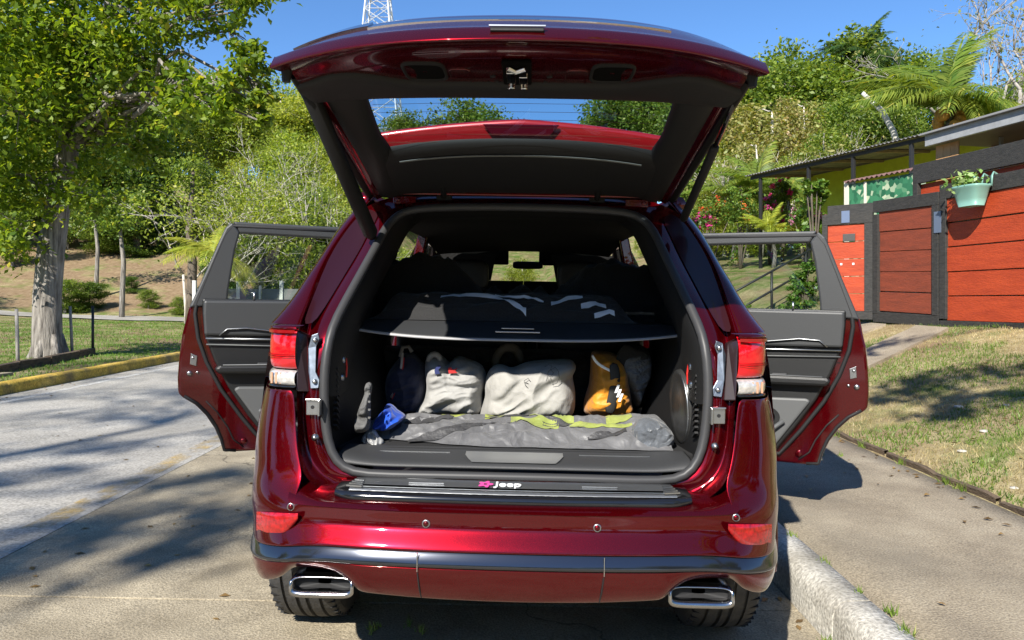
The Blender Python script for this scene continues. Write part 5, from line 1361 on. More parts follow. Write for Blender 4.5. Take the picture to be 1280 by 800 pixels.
hbox(-4.0, 1.06, 3.66, 3.69, -4.0, -.50, 'roof_sheet', pmat('grey_roof_sheet', (.25, .25, .25), .5))
hbox(-.72, -.62, 2.6, 3.50, -.72, -.60, 'porch_post', grey_metal); hbox(.30, .34, 2.6, 3.52, -1.2, -1.15, 'porch_post', grey_metal)
wn_ = hbox(-.75, .05, 2.95, 3.30, -1.60, -1.57, 'window', pmat('window_dark', (.02, .02, .025), .15, coat=.5)); hbox(-.81, .11, 3.30, 3.36, -1.60, -1.55, 'window_frame', black_wood)
hbox(-3.2, 1.12, 2.96, 3.24, -.50, -.44, 'balcony_board', black_wood)
hbox(-3.2, 1.08, 2.35, 2.95, -.53, -.50, 'balcony_panel', red_wood)
hbox(1.02, 1.11, 2.2, 2.96, -.50, -.43, 'balcony_post', black_wood)
hbox(-3.9, .42, 1.0, 2.4, -4.0, -1.60, 'base_wall', pmat('plaster', (.35, .30, .24), .8))
# planter hung over the gate
pl = empty('hanging_planter', gp(-.62, 2.42, .055)); tag(pl, 'pale green plastic planter hooked over the red gate', 'planter')
pl.scale = (.88, .88, .88)
pg = pmat('mint_plastic', (.19, .36, .30), .4)
def plp(s_, n, z): return tuple(U * s_ + NRM * n + Vector((0, 0, z)))
rws = []
for z, w_, d_ in ((0, .16, .10), (.10, .19, .125), (.24, .225, .15), (.26, .24, .165), (.285, .24, .165), (.285, .215, .14), (.23, .20, .125)):
    ring = []
    for k in range(28):
        q = 2 * math.pi * k / 28; c_, s_ = math.cos(q), math.sin(q)
        ring.append(plp(w_ * math.copysign(abs(c_) ** .55, c_), .17 + d_ * math.copysign(abs(s_) ** .55, s_), z))
    rws.append(ring)
g = G().grid(rws, closed=True); g.f.append(tuple(range(28)))
pot = g.build('pot', pg, pl, smooth=True)
G().grid([rws[-1], [plp(.05 * math.cos(2 * math.pi * k / 28), .17 + .03 * math.sin(2 * math.pi * k / 28), .235) for k in range(28)]], closed=True).build('soil', pmat('soil', (.05, .035, .025), .95), pl)
for k in (-1, 0, 1):
    G().tube([plp(.16 * k - .03, .03, .26), plp(.16 * k - .03, .02, .40), plp(.16 * k, -.03, .45), plp(.16 * k, -.10, .42), plp(.16 * k, -.11, .33)], .022, 8, flat=.5).build('hook', pg, pl, smooth=True)
# carport with corrugated roof, lime wall behind
cp0, cp1 = Vector((8.35, 15.0, 0)), Vector((6.52, 19.95, 0))
cu_ = (cp1 - cp0).normalized(); cn = Vector((cu_.y, -cu_.x, 0)); CL = (cp1 - cp0).length
shed = empty('carport', (9.2, 18.2, height(9.2, 18.2))); tag(shed, 'open carport with corrugated roof, thin posts and lime green wall', 'carport'); so = shed.location.copy()
def cpt(s_, n, z): return tuple(cp0 + cu_ * s_ + cn * n + Vector((0, 0, z)) - so)
tin = pmat('weathered_tin', (.17, .16, .15), .55, .3, col2=(.30, .28, .26), vscale=5)
rws = []
nn = 110
for i in range(nn + 1):
    s_ = -.3 + (CL + .6) * i / nn; zz = .018 * math.cos(i * math.pi)
    rws.append([cpt(s_, 0 - .1, 4.585 + zz), cpt(s_, 2, 4.72 + zz), cpt(s_, 5.0, 4.92 + zz)])
G().grid(rws).build('roof_sheet', tin, shed, solid=.006)
def cbox(s0, s1, n0, n1, z0, z1, nm, mt, bev=.004):
    return G().hexa([cpt(s0, n0, z0), cpt(s1, n0, z0), cpt(s1, n1, z0), cpt(s0, n1, z0), cpt(s0, n0, z1), cpt(s1, n0, z1), cpt(s1, n1, z1), cpt(s0, n1, z1)]).build(nm, mt, shed, bevel=bev)
cbox(-.2, CL + .2, .0, .05, 4.47, 4.555, 'eave_beam', black_wood)
dark_steel = pmat('dark_steel', (.04, .04, .042), .5, .5)
for s_ in (.35, 1.9, 3.3, CL - .2): cbox(s_, s_ + .07, .01, .08, 1.3, 4.47, 'post', dark_steel)
for s_ in (.2, 1.5, 2.8, 4.1, 5.2): 
    G().hexa([cpt(s_, .06, 4.50), cpt(s_ + .08, .06, 4.50), cpt(s_ + .08, 1.88, 4.62), cpt(s_, 1.88, 4.62), cpt(s_, .06, 4.56), cpt(s_ + .08, .06, 4.56), cpt(s_ + .08, 1.88, 4.68), cpt(s_, 1.88, 4.68)]).build('rafter', pmat('raw_timber', (.26, .20, .13), .8, var=.2), shed)
lime_wall = pmat('lime_plaster', (.52, .60, .04), .8, var=.1, vscale=4)
cbox(-.1, CL + .3, 1.9, 2.05, 1.5, 4.66, 'wall', lime_wall)
cbox(.0, .75, 1.87, 1.90, 3.35, 4.05, 'window', pmat('window_dark', (.02, .02, .025), .15, coat=.5)); cbox(3.1, 3.45, 1.87, 1.90, 2.6, 3.6, 'window', pmat('window_dark', (.02, .02, .025), .15))
# mosaic garden wall with corrugated coping
mos = empty('garden_wall', (7.0, 13.6, height(7.0, 13.6))); tag(mos, 'low green mosaic wall with rust coloured corrugated coping', 'wall'); mo = mos.location.copy()
m_, nt_, b_ = new_mat('mosaic_tiles')
tc_ = N(nt_, 'ShaderNodeTexCoord'); vo_ = N(nt_, 'ShaderNodeTexVoronoi'); vo_.inputs['Scale'].default_value = 11
nt_.links.new(tc_.outputs['Object'], vo_.inputs['Vector']); rp_ = N(nt_, 'ShaderNodeValToRGB'); e = rp_.color_ramp.elements
e[0].color = (.02, .10, .05, 1); e[1].color = (.45, .50, .35, 1); x_ = e.new(.7); x_.color = (.05, .20, .10, 1)
sp2 = N(nt_, 'ShaderNodeSeparateColor'); nt_.links.new(vo_.outputs['Color'], sp2.inputs[0]); nt_.links.new(sp2.outputs[0], rp_.inputs[0]); nt_.links.new(rp_.outputs[0], b_.inputs['Base Color']); b_.inputs['Roughness'].default_value = .3
ma, mb = W(1056, 250, 14.2), W(1152, 250, 12.6)
dv = (mb - ma); dv.z = 0; dv.normalize(); nv = Vector((dv.y, -dv.x, 0))
def mpt(t, n, z): p = ma.lerp(mb, t); return tuple(Vector((p.x, p.y, 0)) + nv * n + Vector((0, 0, z)) - mo)
def mbox(t0, t1, n0, n1, z0, z1, nm, mt): return G().hexa([mpt(t0, n1, z0), mpt(t1, n1, z0), mpt(t1, n0, z0), mpt(t0, n0, z0), mpt(t0, n1, z1), mpt(t1, n1, z1), mpt(t1, n0, z1), mpt(t0, n0, z1)]).build(nm, mt, mos, bevel=.004)
mbox(.06, 1, -.1, 0, 1.2, 3.44, 'panel', m_); mbox(0, .06, -.12, .02, 1.2, 3.5, 'end_post', pmat('cream_paint', (.62, .58, .48), .7)); mbox(.28, .31, 0, .02, 2.9, 3.44, 'stick', pmat('cream_paint', (.62, .58, .48), .7))
rws = []
for i in range(61):
    zz = .02 * math.cos(i * math.pi * .5); rws.append([mpt(.03 + .98 * i / 60, .08, 3.48 + zz), mpt(.03 + .98 * i / 60, -.15, 3.54 + zz)])
G().grid(rws).build('coping_sheet', pmat('rusty_tin', (.10, .05, .045), .7, col2=(.2, .11, .09), vscale=8), mos, solid=.006)
# handrail on the lawn beyond the kerb side door
hr = empty('handrail', (4.6, 12.6, height(4.6, 12.6))); tag(hr, 'dark metal handrail climbing the green lawn behind the gate side door', 'handrail'); hro = hr.location.copy()
a, b = W(905, 372, 13.0), W(1030, 303, 14.5)
for dz_ in (0, -.36): G().tube([a + Vector((0, 0, dz_)) - hro, b + Vector((0, 0, dz_)) - hro], .022, 8).build('rail', dark_steel, hr, smooth=True)
for t in (.1, .45, .8, 1.0):
    p = a.lerp(b, t); G().tube([p - hro, Vector((p.x, p.y, height(p.x, p.y) - .1)) - hro], .025, 8).build('post', dark_steel, hr, smooth=True)

# ------------------------------------------------------------------ left verge: posts, border, panel fence, pylon
post_mat = pmat('weathered_post', (.28, .26, .23), .85, var=.25, vscale=10)
for px, py, Y, lean, lb in ((23, 460, 11.4, -.03, 'thin grey fence post with no wire on the verge'), (91, 440, 13.6, -.05, 'thin pale fence post beside the thick tree trunk'), (116, 436, 14.1, 0, 'thin dark fence post at the end of the sleeper border')):
    X = (px - 640) / FPX * Y; z0 = height(X, Y)
    o = G().tube([(0, 0, -.2), (lean * .5, 0, .4), (lean, 0, .92)], [.028, .026, .024], 8).build('fence_post', post_mat if px < 100 else dark_steel, smooth=True)
    o.location = (X, Y, z0); tag(o, lb, 'post', 'fence posts on the verge')
bpts = [W(-25, 480, 10.2), W(20, 466, 11.3), W(60, 455, 12.2), W(95, 443, 13.4), W(116, 436, 14.1)]
for k, (a, b) in enumerate(zip(bpts, bpts[1:])):
    za, zb = height(a.x, a.y), height(b.x, b.y); d = (b - a); d.z = 0; d.normalize(); n = Vector((-d.y, d.x, 0)) * .06; b = b - d * .02
    o = G().hexa([Vector((a.x, a.y, za - .05)) - n, Vector((b.x, b.y, zb - .05)) - n, Vector((b.x, b.y, zb - .05)) + n, Vector((a.x, a.y, za - .05)) + n,
                  Vector((a.x, a.y, za + .13)) - n, Vector((b.x, b.y, zb + .12)) - n, Vector((b.x, b.y, zb + .12)) + n, Vector((a.x, a.y, za + .13)) + n]).build('timber_sleeper', edge_mat, bevel=.01)
    tag(o, 'dark timber sleeper bordering the bed round the thick trunk', 'sleeper', 'sleepers round the tree bed')
pf = empty('panel_fence', (-7.6, 22, height(-7.6, 22))); tag(pf, 'grey panel fence with pale posts beyond the roadside door', 'fence'); po = pf.location.copy()
pfm = pmat('grey_panel', (.16, .17, .17), .8, var=.2, vscale=3); pwm = pmat('white_post', (.55, .56, .54), .7)
for i in range(9):
    p = Vector((-9.6 + .62 * i, 22.5 + .12 * i, 0)); z = .1
    if i < 8: G().hexa([Vector((p.x + .05, p.y, z)) - po, Vector((p.x + .60, p.y + .1, z)) - po, Vector((p.x + .60, p.y + .14, z)) - po, Vector((p.x + .05, p.y + .04, z)) - po, Vector((p.x + .05, p.y, 1.55)) - po, Vector((p.x + .60, p.y + .1, 1.55)) - po, Vector((p.x + .60, p.y + .14, 1.55)) - po, Vector((p.x + .05, p.y + .04, 1.55)) - po]).build('panel', pfm, pf)
    G().box(Vector((p.x, p.y, .85)) - po, (.10 if i % 2 == 0 else .05, .10, 1.9 if i % 2 == 0 else 1.6)).build('post', pwm, pf)
py_ = empty('lattice_pylon', (-26, 145, height(-26, 145) - 1)); tag(py_, 'white steel lattice transmission tower rising above the hill', 'pylon')
steel = pmat('galvanised_steel', (.55, .57, .60), .5, .2)
def hw(z): return 5.6 - .086 * z if z < 42 else max(.6, 2.0 - .05 * (z - 42))
lv = [0, 8, 15, 21, 26.5, 31, 35, 38.5, 41.5, 45, 50, 55, 60]
for sx in (-1, 1):
    for sy in (-1, 1): G().tube([(sx * hw(z), sy * hw(z), z) for z in lv], .17, 5).build('leg', steel, py_)
for z0, z1 in zip(lv, lv[1:]):
    g = G()
    for ax in (0, 1):
        for sd in (-1, 1):
            f = (lambda u, z: (u * hw(z), sd * hw(z), z)) if ax == 0 else (lambda u, z: (sd * hw(z), u * hw(z), z))
            g.tube([f(-1, z0), f(1, z1)], .085, 4); g.tube([f(1, z0), f(-1, z1)], .085, 4); g.tube([f(-1, z1), f(1, z1)], .085, 4)
    g.build('lattice_bracing', steel, py_)
for z in (46, 52, 58): G().tube([(-6, 0, z), (0, 0, z + 1.2), (6, 0, z)], .15, 5).build('cross_arm', steel, py_)

# ------------------------------------------------------------------ trees and plants
def leaves_np(centers, size, rs, aspect=.5, up=.25, fold=True):
    """one pointed leaf (two triangles folded on the midrib) at each centre"""
    n = len(centers); c = np.asarray(centers)
    nm = rs.normal(0, 1, (n, 3)); nm[:, 2] = np.abs(nm[:, 2]) + up; nm /= np.linalg.norm(nm, axis=1)[:, None]
    t = rs.normal(0, 1, (n, 3)); t[:, 2] -= .35; t -= (t * nm).sum(1)[:, None] * nm; t /= np.linalg.norm(t, axis=1)[:, None]
    b = np.cross(nm, t); s = (size * rs.uniform(.6, 1.3, n))[:, None]
    V = np.stack([c - t * s * .5, c + b * s * aspect * .5 + nm * s * .08, c + t * s * .5 - nm * s * .08, c - b * s * aspect * .5 + nm * s * .08], 1).reshape(-1, 3)
    i = np.arange(n)[:, None] * 4
    return V, np.concatenate([i, i + 1, i + 2, i + 3], 1)
def blob_points(blobs, rs, clump=.28):
    """leaf places: clumps on the shell of each ellipsoid, gaps between"""
    P_ = []; subs = []
    for (c, r, n) in blobs:
        r = np.array(r if hasattr(r, '__len__') else (r, r, r)); k = max(4, int(n / 26))
        d = rs.normal(0, 1, (k, 3)); d /= np.linalg.norm(d, axis=1)[:, None]; d *= (rs.uniform(.35, 1, k) ** .5)[:, None]
        cs = np.array(c) + d * r; subs.append(cs)
        idx = rs.randint(0, k, n); P_.append(cs[idx] + rs.normal(0, 1, (n, 3)) * r.mean() * clump * np.array((1, 1, .75)))
    return np.concatenate(P_), subs
def curve_pts(a, b, sag, n=6, jit=.0, rs=None):
    a, b = Vector(a), Vector(b); out = []
    for i in range(n + 1):
        t = i / n; p = a.lerp(b, t); p.z += sag * math.sin(math.pi * t)
        if rs is not None and 0 < i < n: p += Vector(rs.normal(0, jit, 3))
        out.append(p)
    return out
def make_tree(name, trunk, radii, blobs, bark, leaf, size, seed, loc=(0, 0, 0), twigs=5, limb_r=.05, aspect=.5, clump=.28):
    """tree > trunk (with limbs and twigs), crown"""
    rs = np.random.RandomState(seed); root = empty(name, loc)
    pts, subs = blob_points(blobs, rs, clump)
    g = G(); g.tube(trunk, radii, 12)
    T = [Vector(p) for p in trunk]
    for (c, r, n), cs in zip(blobs, subs):
        c = Vector(c); cand = [p for p in T if p.z < c.z + .3] or T[:1]
        st_ = min(cand[len(cand) // 3:], key=lambda p: (p - c).length); r0 = limb_r * (.6 + .5 * rs.rand())
        cp_ = curve_pts(st_, c, .12 * (c - st_).length, 6, .04 * (c - st_).length, rs)
        g.tube(cp_, [r0 * (1 - .75 * i / 6) for i in range(7)], 6)
        for q in cs[:twigs]: g.tube(curve_pts(cp_[5], q, .05, 3), [r0 * .25, r0 * .2, r0 * .14, r0 * .06], 4)
    g.build('trunk', bark, root, smooth=True)
    V, F = leaves_np(pts, size, rs, aspect); link_mesh('crown', np_mesh('crown', V, F), leaf, root)
    return root
bark_pale = pmat('pale_bark', (.055, .047, .04), .95, col2=(.36, .33, .29), vscale=6, bump=1.0, bscale=14, stretch=(3.2, 3.2, .35), detail=9)
bark_dark = pmat('dark_bark', (.07, .055, .04), .95, col2=(.16, .13, .10), vscale=8, bump=.6, bscale=20, stretch=(2, 2, .5))
bark_white = pmat('white_bark', (.38, .34, .29), .85, col2=(.56, .52, .46), vscale=6)
lf_hero = leaf_mat('leaf_hero', (.08, .14, .015), (.27, .33, .03), (.52, .42, .04), .5)
lf_mid = leaf_mat('leaf_mid', (.075, .14, .02), (.24, .31, .05), (.40, .40, .09), .45)
lf_light = leaf_mat('leaf_light', (.17, .23, .03), (.37, .41, .07), (.50, .47, .14), .5)
lf_dark = leaf_mat('leaf_dark', (.045, .095, .016), (.13, .195, .03), (.24, .27, .055), .4)
lf_dry = leaf_mat('leaf_dry', (.18, .22, .045), (.38, .33, .13), (.48, .32, .17), .42)
def wb_(px, py, Y, rpx, n, base, flat=.85):
    p = W(px, py, Y) - base; r = rpx / FPX * Y; return (tuple(p), (r, r, r * flat), n)
# the big roadside tree
base = Vector((-8.27, 13.3, height(-8.27, 13.3) - .08))
tb_ = [(20, 30, 12, 70), (90, 15, 12.5, 70), (160, 20, 12, 60), (60, 105, 13, 78), (130, 100, 12.5, 70), (5, 140, 12, 62), (180, 75, 12, 46), (110, 180, 13.5, 52), (35, 225, 13, 48), (165, 160, 13, 42), (205, 135, 12, 38),
       (12, 285, 12.6, 50), (220, 25, 11.5, 42), (262, 8, 11.3, 36), (300, 14, 11, 24), (303, 58, 11, 22), (310, 96, 11, 26), (328, 130, 11, 18), (322, 84, 11, 18), (248, 122, 11.3, 32), (228, 100, 11.5, 26), (275, 138, 11, 20), (190, 195, 13.5, 26), (100, 240, 12.9, 30), (-50, 60, 12, 90), (-40, 200, 12.5, 70),
       (40, -70, 12, 90), (150, -70, 12, 80), (240, -50, 11.5, 60), (320, -30, 11, 40), (120, 250, 14.6, 30), (335, 118, 11, 16), (322, 150, 11, 14), (292, 112, 11, 22)]
blobs = [wb_(a, b, Y, r, int(r * r * .30) + 70, base) for a, b, Y, r in tb_]
trunk = [(0, 0, -.3), (.0, 0, .0), (-.04, 0, .5), (-.05, .02, 1.2), (.0, .05, 2.0), (.10, .1, 2.9), (.28, .1, 3.9), (.45, 0, 5.0), (.5, -.2, 6.5), (.4, -.3, 8)]
hero = make_tree('roadside_tree', trunk, [.30, .28, .24, .225, .22, .20, .18, .15, .12, .06], blobs, bark_pale, lf_hero, .125, 11, base, 6, .06, .55, .26)
tag(hero, 'large leafy roadside tree with thick pale furrowed trunk on the verge', 'tree')
g = G()
for k in range(6):
    q = 6.283 * k / 6 + .4; g.tube([(.17 * math.cos(q), .17 * math.sin(q), .5), (.24 * math.cos(q), .24 * math.sin(q), .16), (.38 * math.cos(q), .38 * math.sin(q), -.06)], [.05, .08, .05], 8)
g.build('root_flare', bark_pale, hero, smooth=True)
# trees behind the viewer that throw the dappled shade on road, lane and lawn
def shade_blob(px, py, h, r, n, base, ground=0.05, flat=.7):
    Y = FPX * (CAMH - ground) / (py - HORIZON); X = (px - 640) / FPX * Y
    c = Vector((X, Y, ground)) - SUN_DIR / SUN_DIR.z * -h * -1
    c = Vector((X, Y, ground)) + SUN_DIR * (h / SUN_DIR.z)
    return (tuple(c - base), r, n)
b2 = Vector((-10.5, -9.0, height(-10.5, -9.0)))
sb = []
for px, py, h, rx, ry, n in [(20, 560, 7, .9, .22, 170), (110, 522, 8, 1.5, .28, 210), (250, 605, 6, .9, .14, 130), (130, 665, 5.6, .8, .20, 260), (230, 655, 5.6, .6, .15, 190), (60, 705, 5.6, .7, .16, 200), (300, 620, 5.6, .4, .12, 90),
                             (200, 490, 9, 1.6, .3, 160), (60, 495, 8.4, 1.6, .4, 260), (120, 590, 7, .7, .16, 90), (30, 600, 7, .6, .14, 80), (200, 545, 6.6, .7, .16, 80), (40, 470, 9, 2, .7, 260), (180, 462, 9, 1.4, .5, 160)]:
    c, r, n = shade_blob(px, py, h * 1.75, (rx, ry, .35), n, b2); sb.append((c, r, n))
sb += [((rnd.uniform(-5, -2.6), rnd.uniform(-3, 1), rnd.uniform(8, 14)), 1.3, 420) for i in range(8)]
t2 = make_tree('shade_tree', [(0, 0, -.3), (0, 0, 1.5), (.15, .1, 4.2), (.3, .3, 7), (.2, .4, 10), (.1, .3, 13.5)], [.4, .34, .3, .24, .16, .06], sb, bark_pale, lf_hero, .16, 12, b2, 4, .06, .55, .30)
tag(t2, 'leafy tree on the verge that shades the road beside the car', 'tree')
b3 = Vector((6.2, -3.2, height(6.2, -3.2)))
sb = []
for px, py, gz, h, rx, ry, n in [(1125, 487, .42, 6, .75, .22, 240), (1180, 505, .40, 6, .5, .12, 110), (1100, 455, .45, 6.5, .5, .25, 90), (1240, 440, .85, 6, .8, .5, 260), (1275, 470, .7, 6, .5, .3, 140)]:
    c, r, n = shade_blob(px, py, h, (rx, ry, .3), n, b3, gz); sb.append((c, r, n))
sb += [((rnd.uniform(-2, 2), rnd.uniform(-3, 1), rnd.uniform(6, 8.5)), 1.0, 380) for i in range(7)]
t3 = make_tree('shade_tree', [(0, 0, -.3), (0, 0, 1.5), (-.15, .1, 3.2), (-.3, .3, 4.6), (-.2, .2, 7)], [.26, .22, .2, .17, .06], sb, bark_dark, lf_mid, .16, 13, b3, 4, .05, .55, .30)
tag(t3, 'leafy tree on the sloping lawn that shades its dry grass', 'tree')

# tree kinds for the slopes, eight metres tall at scale one
def proto_blobs(rs, kind):
    out = []
    if kind == 'round': spec = [(1.9, 3.2, 6.6, 18, 1.1, 640)]
    elif kind == 'tall': spec = [(1.2, 2.2, 7.4, 17, .92, 620)]
    elif kind == 'bushy': spec = [(2.0, 1.0, 6.5, 25, 1.0, 560)]
    else: spec = [(1.8, 2.6, 7.0, 17, .9, 420)]
    for R_, z0, z1, k, r, n in spec:
        for i in range(k):
            a = rs.uniform(0, 6.283); t = rs.rand(); z = z0 + (z1 - z0) * t; q = R_ * math.sqrt(rs.rand()) * (1.1 - .65 * abs(t - .35))
            out.append(((q * math.cos(a), q * math.sin(a), z), (r * rs.uniform(.7, 1.15),) * 2 + (r * rs.uniform(.55, .85),), n))
    return out
PROTO = {}
for i, (key, kind, lf, bk_, size) in enumerate([('round', 'round', lf_mid, bark_dark, .18), ('light', 'round', lf_light, bark_white, .17), ('tall', 'tall', lf_mid, bark_dark, .18), ('dark', 'bushy', lf_dark, bark_dark, .19),
                                               ('pale', 'bushy', lf_light, bark_white, .17), ('dry', 'open', lf_dry, bark_white, .17), ('green', 'bushy', lf_mid, bark_pale, .18)]):
    rs = np.random.RandomState(100 + i)
    tr_ = [(0, 0, -.6), (.05, 0, .8), (.1, .1, 2.0), (0, .15, 3.4), (-.1, .1, 5), (0, 0, 6.8)]
    PROTO[key] = (make_tree('slope_tree', tr_, [.2, .17, .15, .12, .08, .03], proto_blobs(rs, kind), bk_, lf, size, 200 + i, (0, 0, -500), 5, .05, .6, .30))
USED = set()
def place(key, px, top, Y, label, group, wide=1.0, lift=0.0, X=None):
    X = (px - 640) / FPX * Y if X is None else X
    z0 = height(X, Y) - .1; zt = CAMH + (HORIZON - top) / FPX * Y; s = max(.25, (zt - z0) / 7.6)
    p = PROTO[key]
    o = p if key not in USED else dup(p)
    USED.add(key); o.location = (X, Y, z0); w_ = wide * rnd.uniform(.9, 1.15)
    o.scale = (s * w_, s * w_, s); o.rotation_euler = (0, 0, rnd.uniform(0, 6.28))
    tag(o, label, 'tree', group); return o
LBL_R = {'round': 'rounded mid green tree on the slope behind the carport', 'light': 'airy yellow green tree on the slope behind the carport', 'tall': 'tall narrow green tree on the slope behind the carport', 'dark': 'dense dark green tree on the slope behind the carport', 'dry': 'half bare tree with dry brown leaves behind the carport', 'pale': 'bushy yellow green tree on the slope behind the carport', 'green': 'bushy mid green tree on the slope behind the carport'}
LBL_L = {k: v.replace('behind the carport', 'across the road') for k, v in LBL_R.items()}
LBL_M = {k: v.replace('the slope behind the carport', 'the ridge beyond the car').replace('behind the carport', 'on the ridge beyond the car') for k, v in LBL_R.items()}
# slope across the road
for key, px, top, Y, wd in [('dark', -10, 60, 40, 1.1), ('green', 50, 150, 42, .9), ('green', 85, 215, 40, .8), ('round', 150, 140, 42, .9), ('round', 200, 190, 44, .8), ('green', 15, 230, 36, .8), ('pale', 60, 60, 46, 1.1), ('round', 20, 20, 44, 1.2), ('light', 110, 130, 44, 1.0), ('pale', 175, 235, 46, .8), ('green', 120, 245, 45, .8),
                            ('dark', 170, 110, 40, 1.0), ('tall', 118, 40, 42, 1.1), ('pale', 255, 195, 44, 1.0), ('light', 205, 95, 50, 1.0), ('light', 262, 108, 54, 1.1), ('light', 310, 118, 56, 1.0), ('pale', 355, 150, 50, 1.2), ('pale', 395, 165, 52, 1.1), ('light', 350, 105, 66, 1.2),
                            ('pale', 300, 190, 46, 1.0), ('light', 395, 112, 70, 1.2), ('pale', 430, 130, 66, 1.2), ('light', 330, 90, 84, 1.2), ('pale', 380, 85, 90, 1.3), ('pale', 425, 95, 90, 1.3), ('light', 240, 70, 80, 1.2), ('pale', 285, 80, 84, 1.2), ('pale', 340, 215, 42, 1.1), ('green', 385, 225, 42, 1.1),
                            ('pale', 420, 205, 46, 1.1), ('green', 320, 245, 38, .9), ('green', 300, 270, 33, .8), ('dark', 350, 270, 34, 1.0), ('dark', 395, 265, 34, 1.0), ('green', 440, 250, 40, 1.0), ('light', 180, 60, 72, 1.2), ('pale', 455, 150, 80, 1.3), ('dark', 275, 290, 30, .7), ('dark', 325, 300, 30, .8)]:
    place(key, px, top, Y, LBL_L[key], 'trees on the slope across the road', wd)
for key, X, Y, h in [('green', -31, 27, 9), ('round', -36, 33, 10), ('pale', -29, 36, 9), ('dark', -42, 27, 11), ('light', -44, 38, 11), ('green', -38, 44, 11), ('pale', -52, 34, 12), ('round', -26, 22, 8)]:
    o = dup(PROTO[key]); o.location = (X, Y, height(X, Y) - .1); s = h / 7.6; o.scale = (s, s, s); o.rotation_euler = (0, 0, X); tag(o, LBL_L[key], 'tree', 'trees on the slope across the road')
# ridge seen through the tailgate window
for key, px, top, Y, wd in [('green', 490, 136, 80, 1.2), ('dark', 535, 142, 84, 1.1), ('green', 580, 122, 86, 1.1), ('round', 615, 134, 84, 1.0), ('light', 650, 152, 88, 1.0), ('light', 700, 150, 88, 1.0), ('pale', 735, 146, 88, 1.0), ('round', 775, 108, 70, 1.1), ('dark', 815, 92, 66, 1.1), ('green', 845, 84, 62, 1.0), ('pale', 652, 318, 46, 1.0), ('pale', 505, 305, 50, 1.0), ('green', 470, 300, 46, 1.0), ('pale', 806, 300, 40, 1.0), ('green', 835, 300, 38, 1.0), ('round', 560, 160, 70, 1.0), ('dark', 660, 168, 78, 1.2), ('dark', 740, 165, 74, 1.2), ('green', 600, 170, 72, 1.2), ('dark', 500, 165, 66, 1.2)]:
    place(key, px, top, Y, LBL_M[key], 'trees on the ridge beyond the car', wd)
# slope behind the carport
for key, px, top, Y, wd in [('green', 875, 95, 44, 1.0), ('round', 910, 80, 46, 1.0), ('tall', 945, 72, 44, 1.0), ('round', 985, 52, 42, 1.0), ('green', 1020, 70, 40, 1.0), ('tall', 1048, 40, 44, 1.1), ('dark', 1085, 45, 46, 1.0), ('round', 1130, 62, 42, 1.0), ('green', 1175, 85, 40, 1.0), ('dark', 1225, 110, 38, 1.0), ('round', 1270, 100, 38, 1.0),
                            ('dry', 925, 130, 34, 1.0), ('dry', 965, 118, 33, 1.1), ('dry', 1005, 112, 34, 1.0), ('dry', 1045, 110, 34, 1.0), ('green', 1075, 105, 31, 1.0), ('light', 890, 150, 36, 1.0), ('dry', 945, 165, 29, .9), ('pale', 985, 190, 27, .8), ('pale', 905, 190, 30, .9), ('green', 1030, 150, 29, .9), ('dark', 1100, 130, 30, 1.0), ('green', 1145, 125, 30, .9), ('dark', 1215, 130, 30, .9), ('green', 1270, 120, 30, 1.0),
                            ('pale', 935, 205, 25, .9), ('pale', 890, 215, 26, .8), ('green', 870, 180, 33, .8), ('light', 1320, 60, 40, 1.2), ('green', 965, 225, 24, .7), ('dark', 1180, 150, 27, .8)]:
    place(key, px, top, Y, LBL_R[key], 'trees on the slope behind the carport', wd)

# trees back along the street, mirrored in the paint and glass
for key, X, Y, h in [('dark', -19, -16, 11), ('green', -13.5, -21, 10), ('dark', -9.8, -25, 11), ('round', 5.5, -24, 10), ('dark', 9.5, -19, 10), ('green', 14, -15, 10), ('dark', 20, -12, 10), ('round', -2.5, -36, 13), ('dark', 1.5, -38, 13), ('green', -25, -8, 11), ('dark', -6, -40, 13)]:
    o = dup(PROTO[key]); o.location = (X, Y, height(X, Y) - .1); s = h / 7.6; o.scale = (s * 1.15, s * 1.15, s); o.rotation_euler = (0, 0, X)
    tag(o, {'dark': 'dense dark green', 'green': 'bushy mid green', 'round': 'rounded mid green'}[key] + ' tree back along the street', 'tree', 'trees back along the street')

# bare, pale, much branched trees
def branchy(g, p, d, ln, r, depth, rs, tips, spread=.55, up=.05):
    p = Vector(p); d = Vector(d).normalized(); q = p; pts = [p]; rr_ = [r]
    for i in range(3):
        d = (d + Vector(rs.normal(0, .12, 3)) + Vector((0, 0, up))).normalized(); q = q + d * ln / 3; pts.append(q); rr_.append(r * (1 - .12 * (i + 1)))
    g.tube(pts, rr_, 6 if r > .04 else 4)
    if depth == 0: tips.append(q); return
    for k in range(rs.randint(2, 4)):
        nd = (d + Vector(rs.normal(0, spread, 3))).normalized(); branchy(g, pts[rs.randint(2, 4)] if k else q, nd, ln * rs.uniform(.62, .85), r * rs.uniform(.5, .68), depth - 1, rs, tips, spread, up)
def bare_tree(base, stems, depth, r, ln, seed, label, leaf, nleaf, size, bark=bark_white, spread=.5, clump=.3):
    rs = np.random.RandomState(seed); root = empty('bare_tree', base); g = G(); tips = []
    for d in stems: branchy(g, (0, 0, -.2), d, ln, r, depth, rs, tips, spread)
    g.build('trunk', bark, root, smooth=True)
    t = np.array([tuple(p) for p in tips]); c = t[rs.randint(0, len(t), nleaf)] + rs.normal(0, clump, (nleaf, 3))
    V, F = leaves_np(c, size, rs); link_mesh('crown', np_mesh('crown', V, F), leaf, root); tag(root, label, 'tree'); return root
def gb(px, Y): X = (px - 640) / FPX * Y; return Vector((X, Y, height(X, Y)))
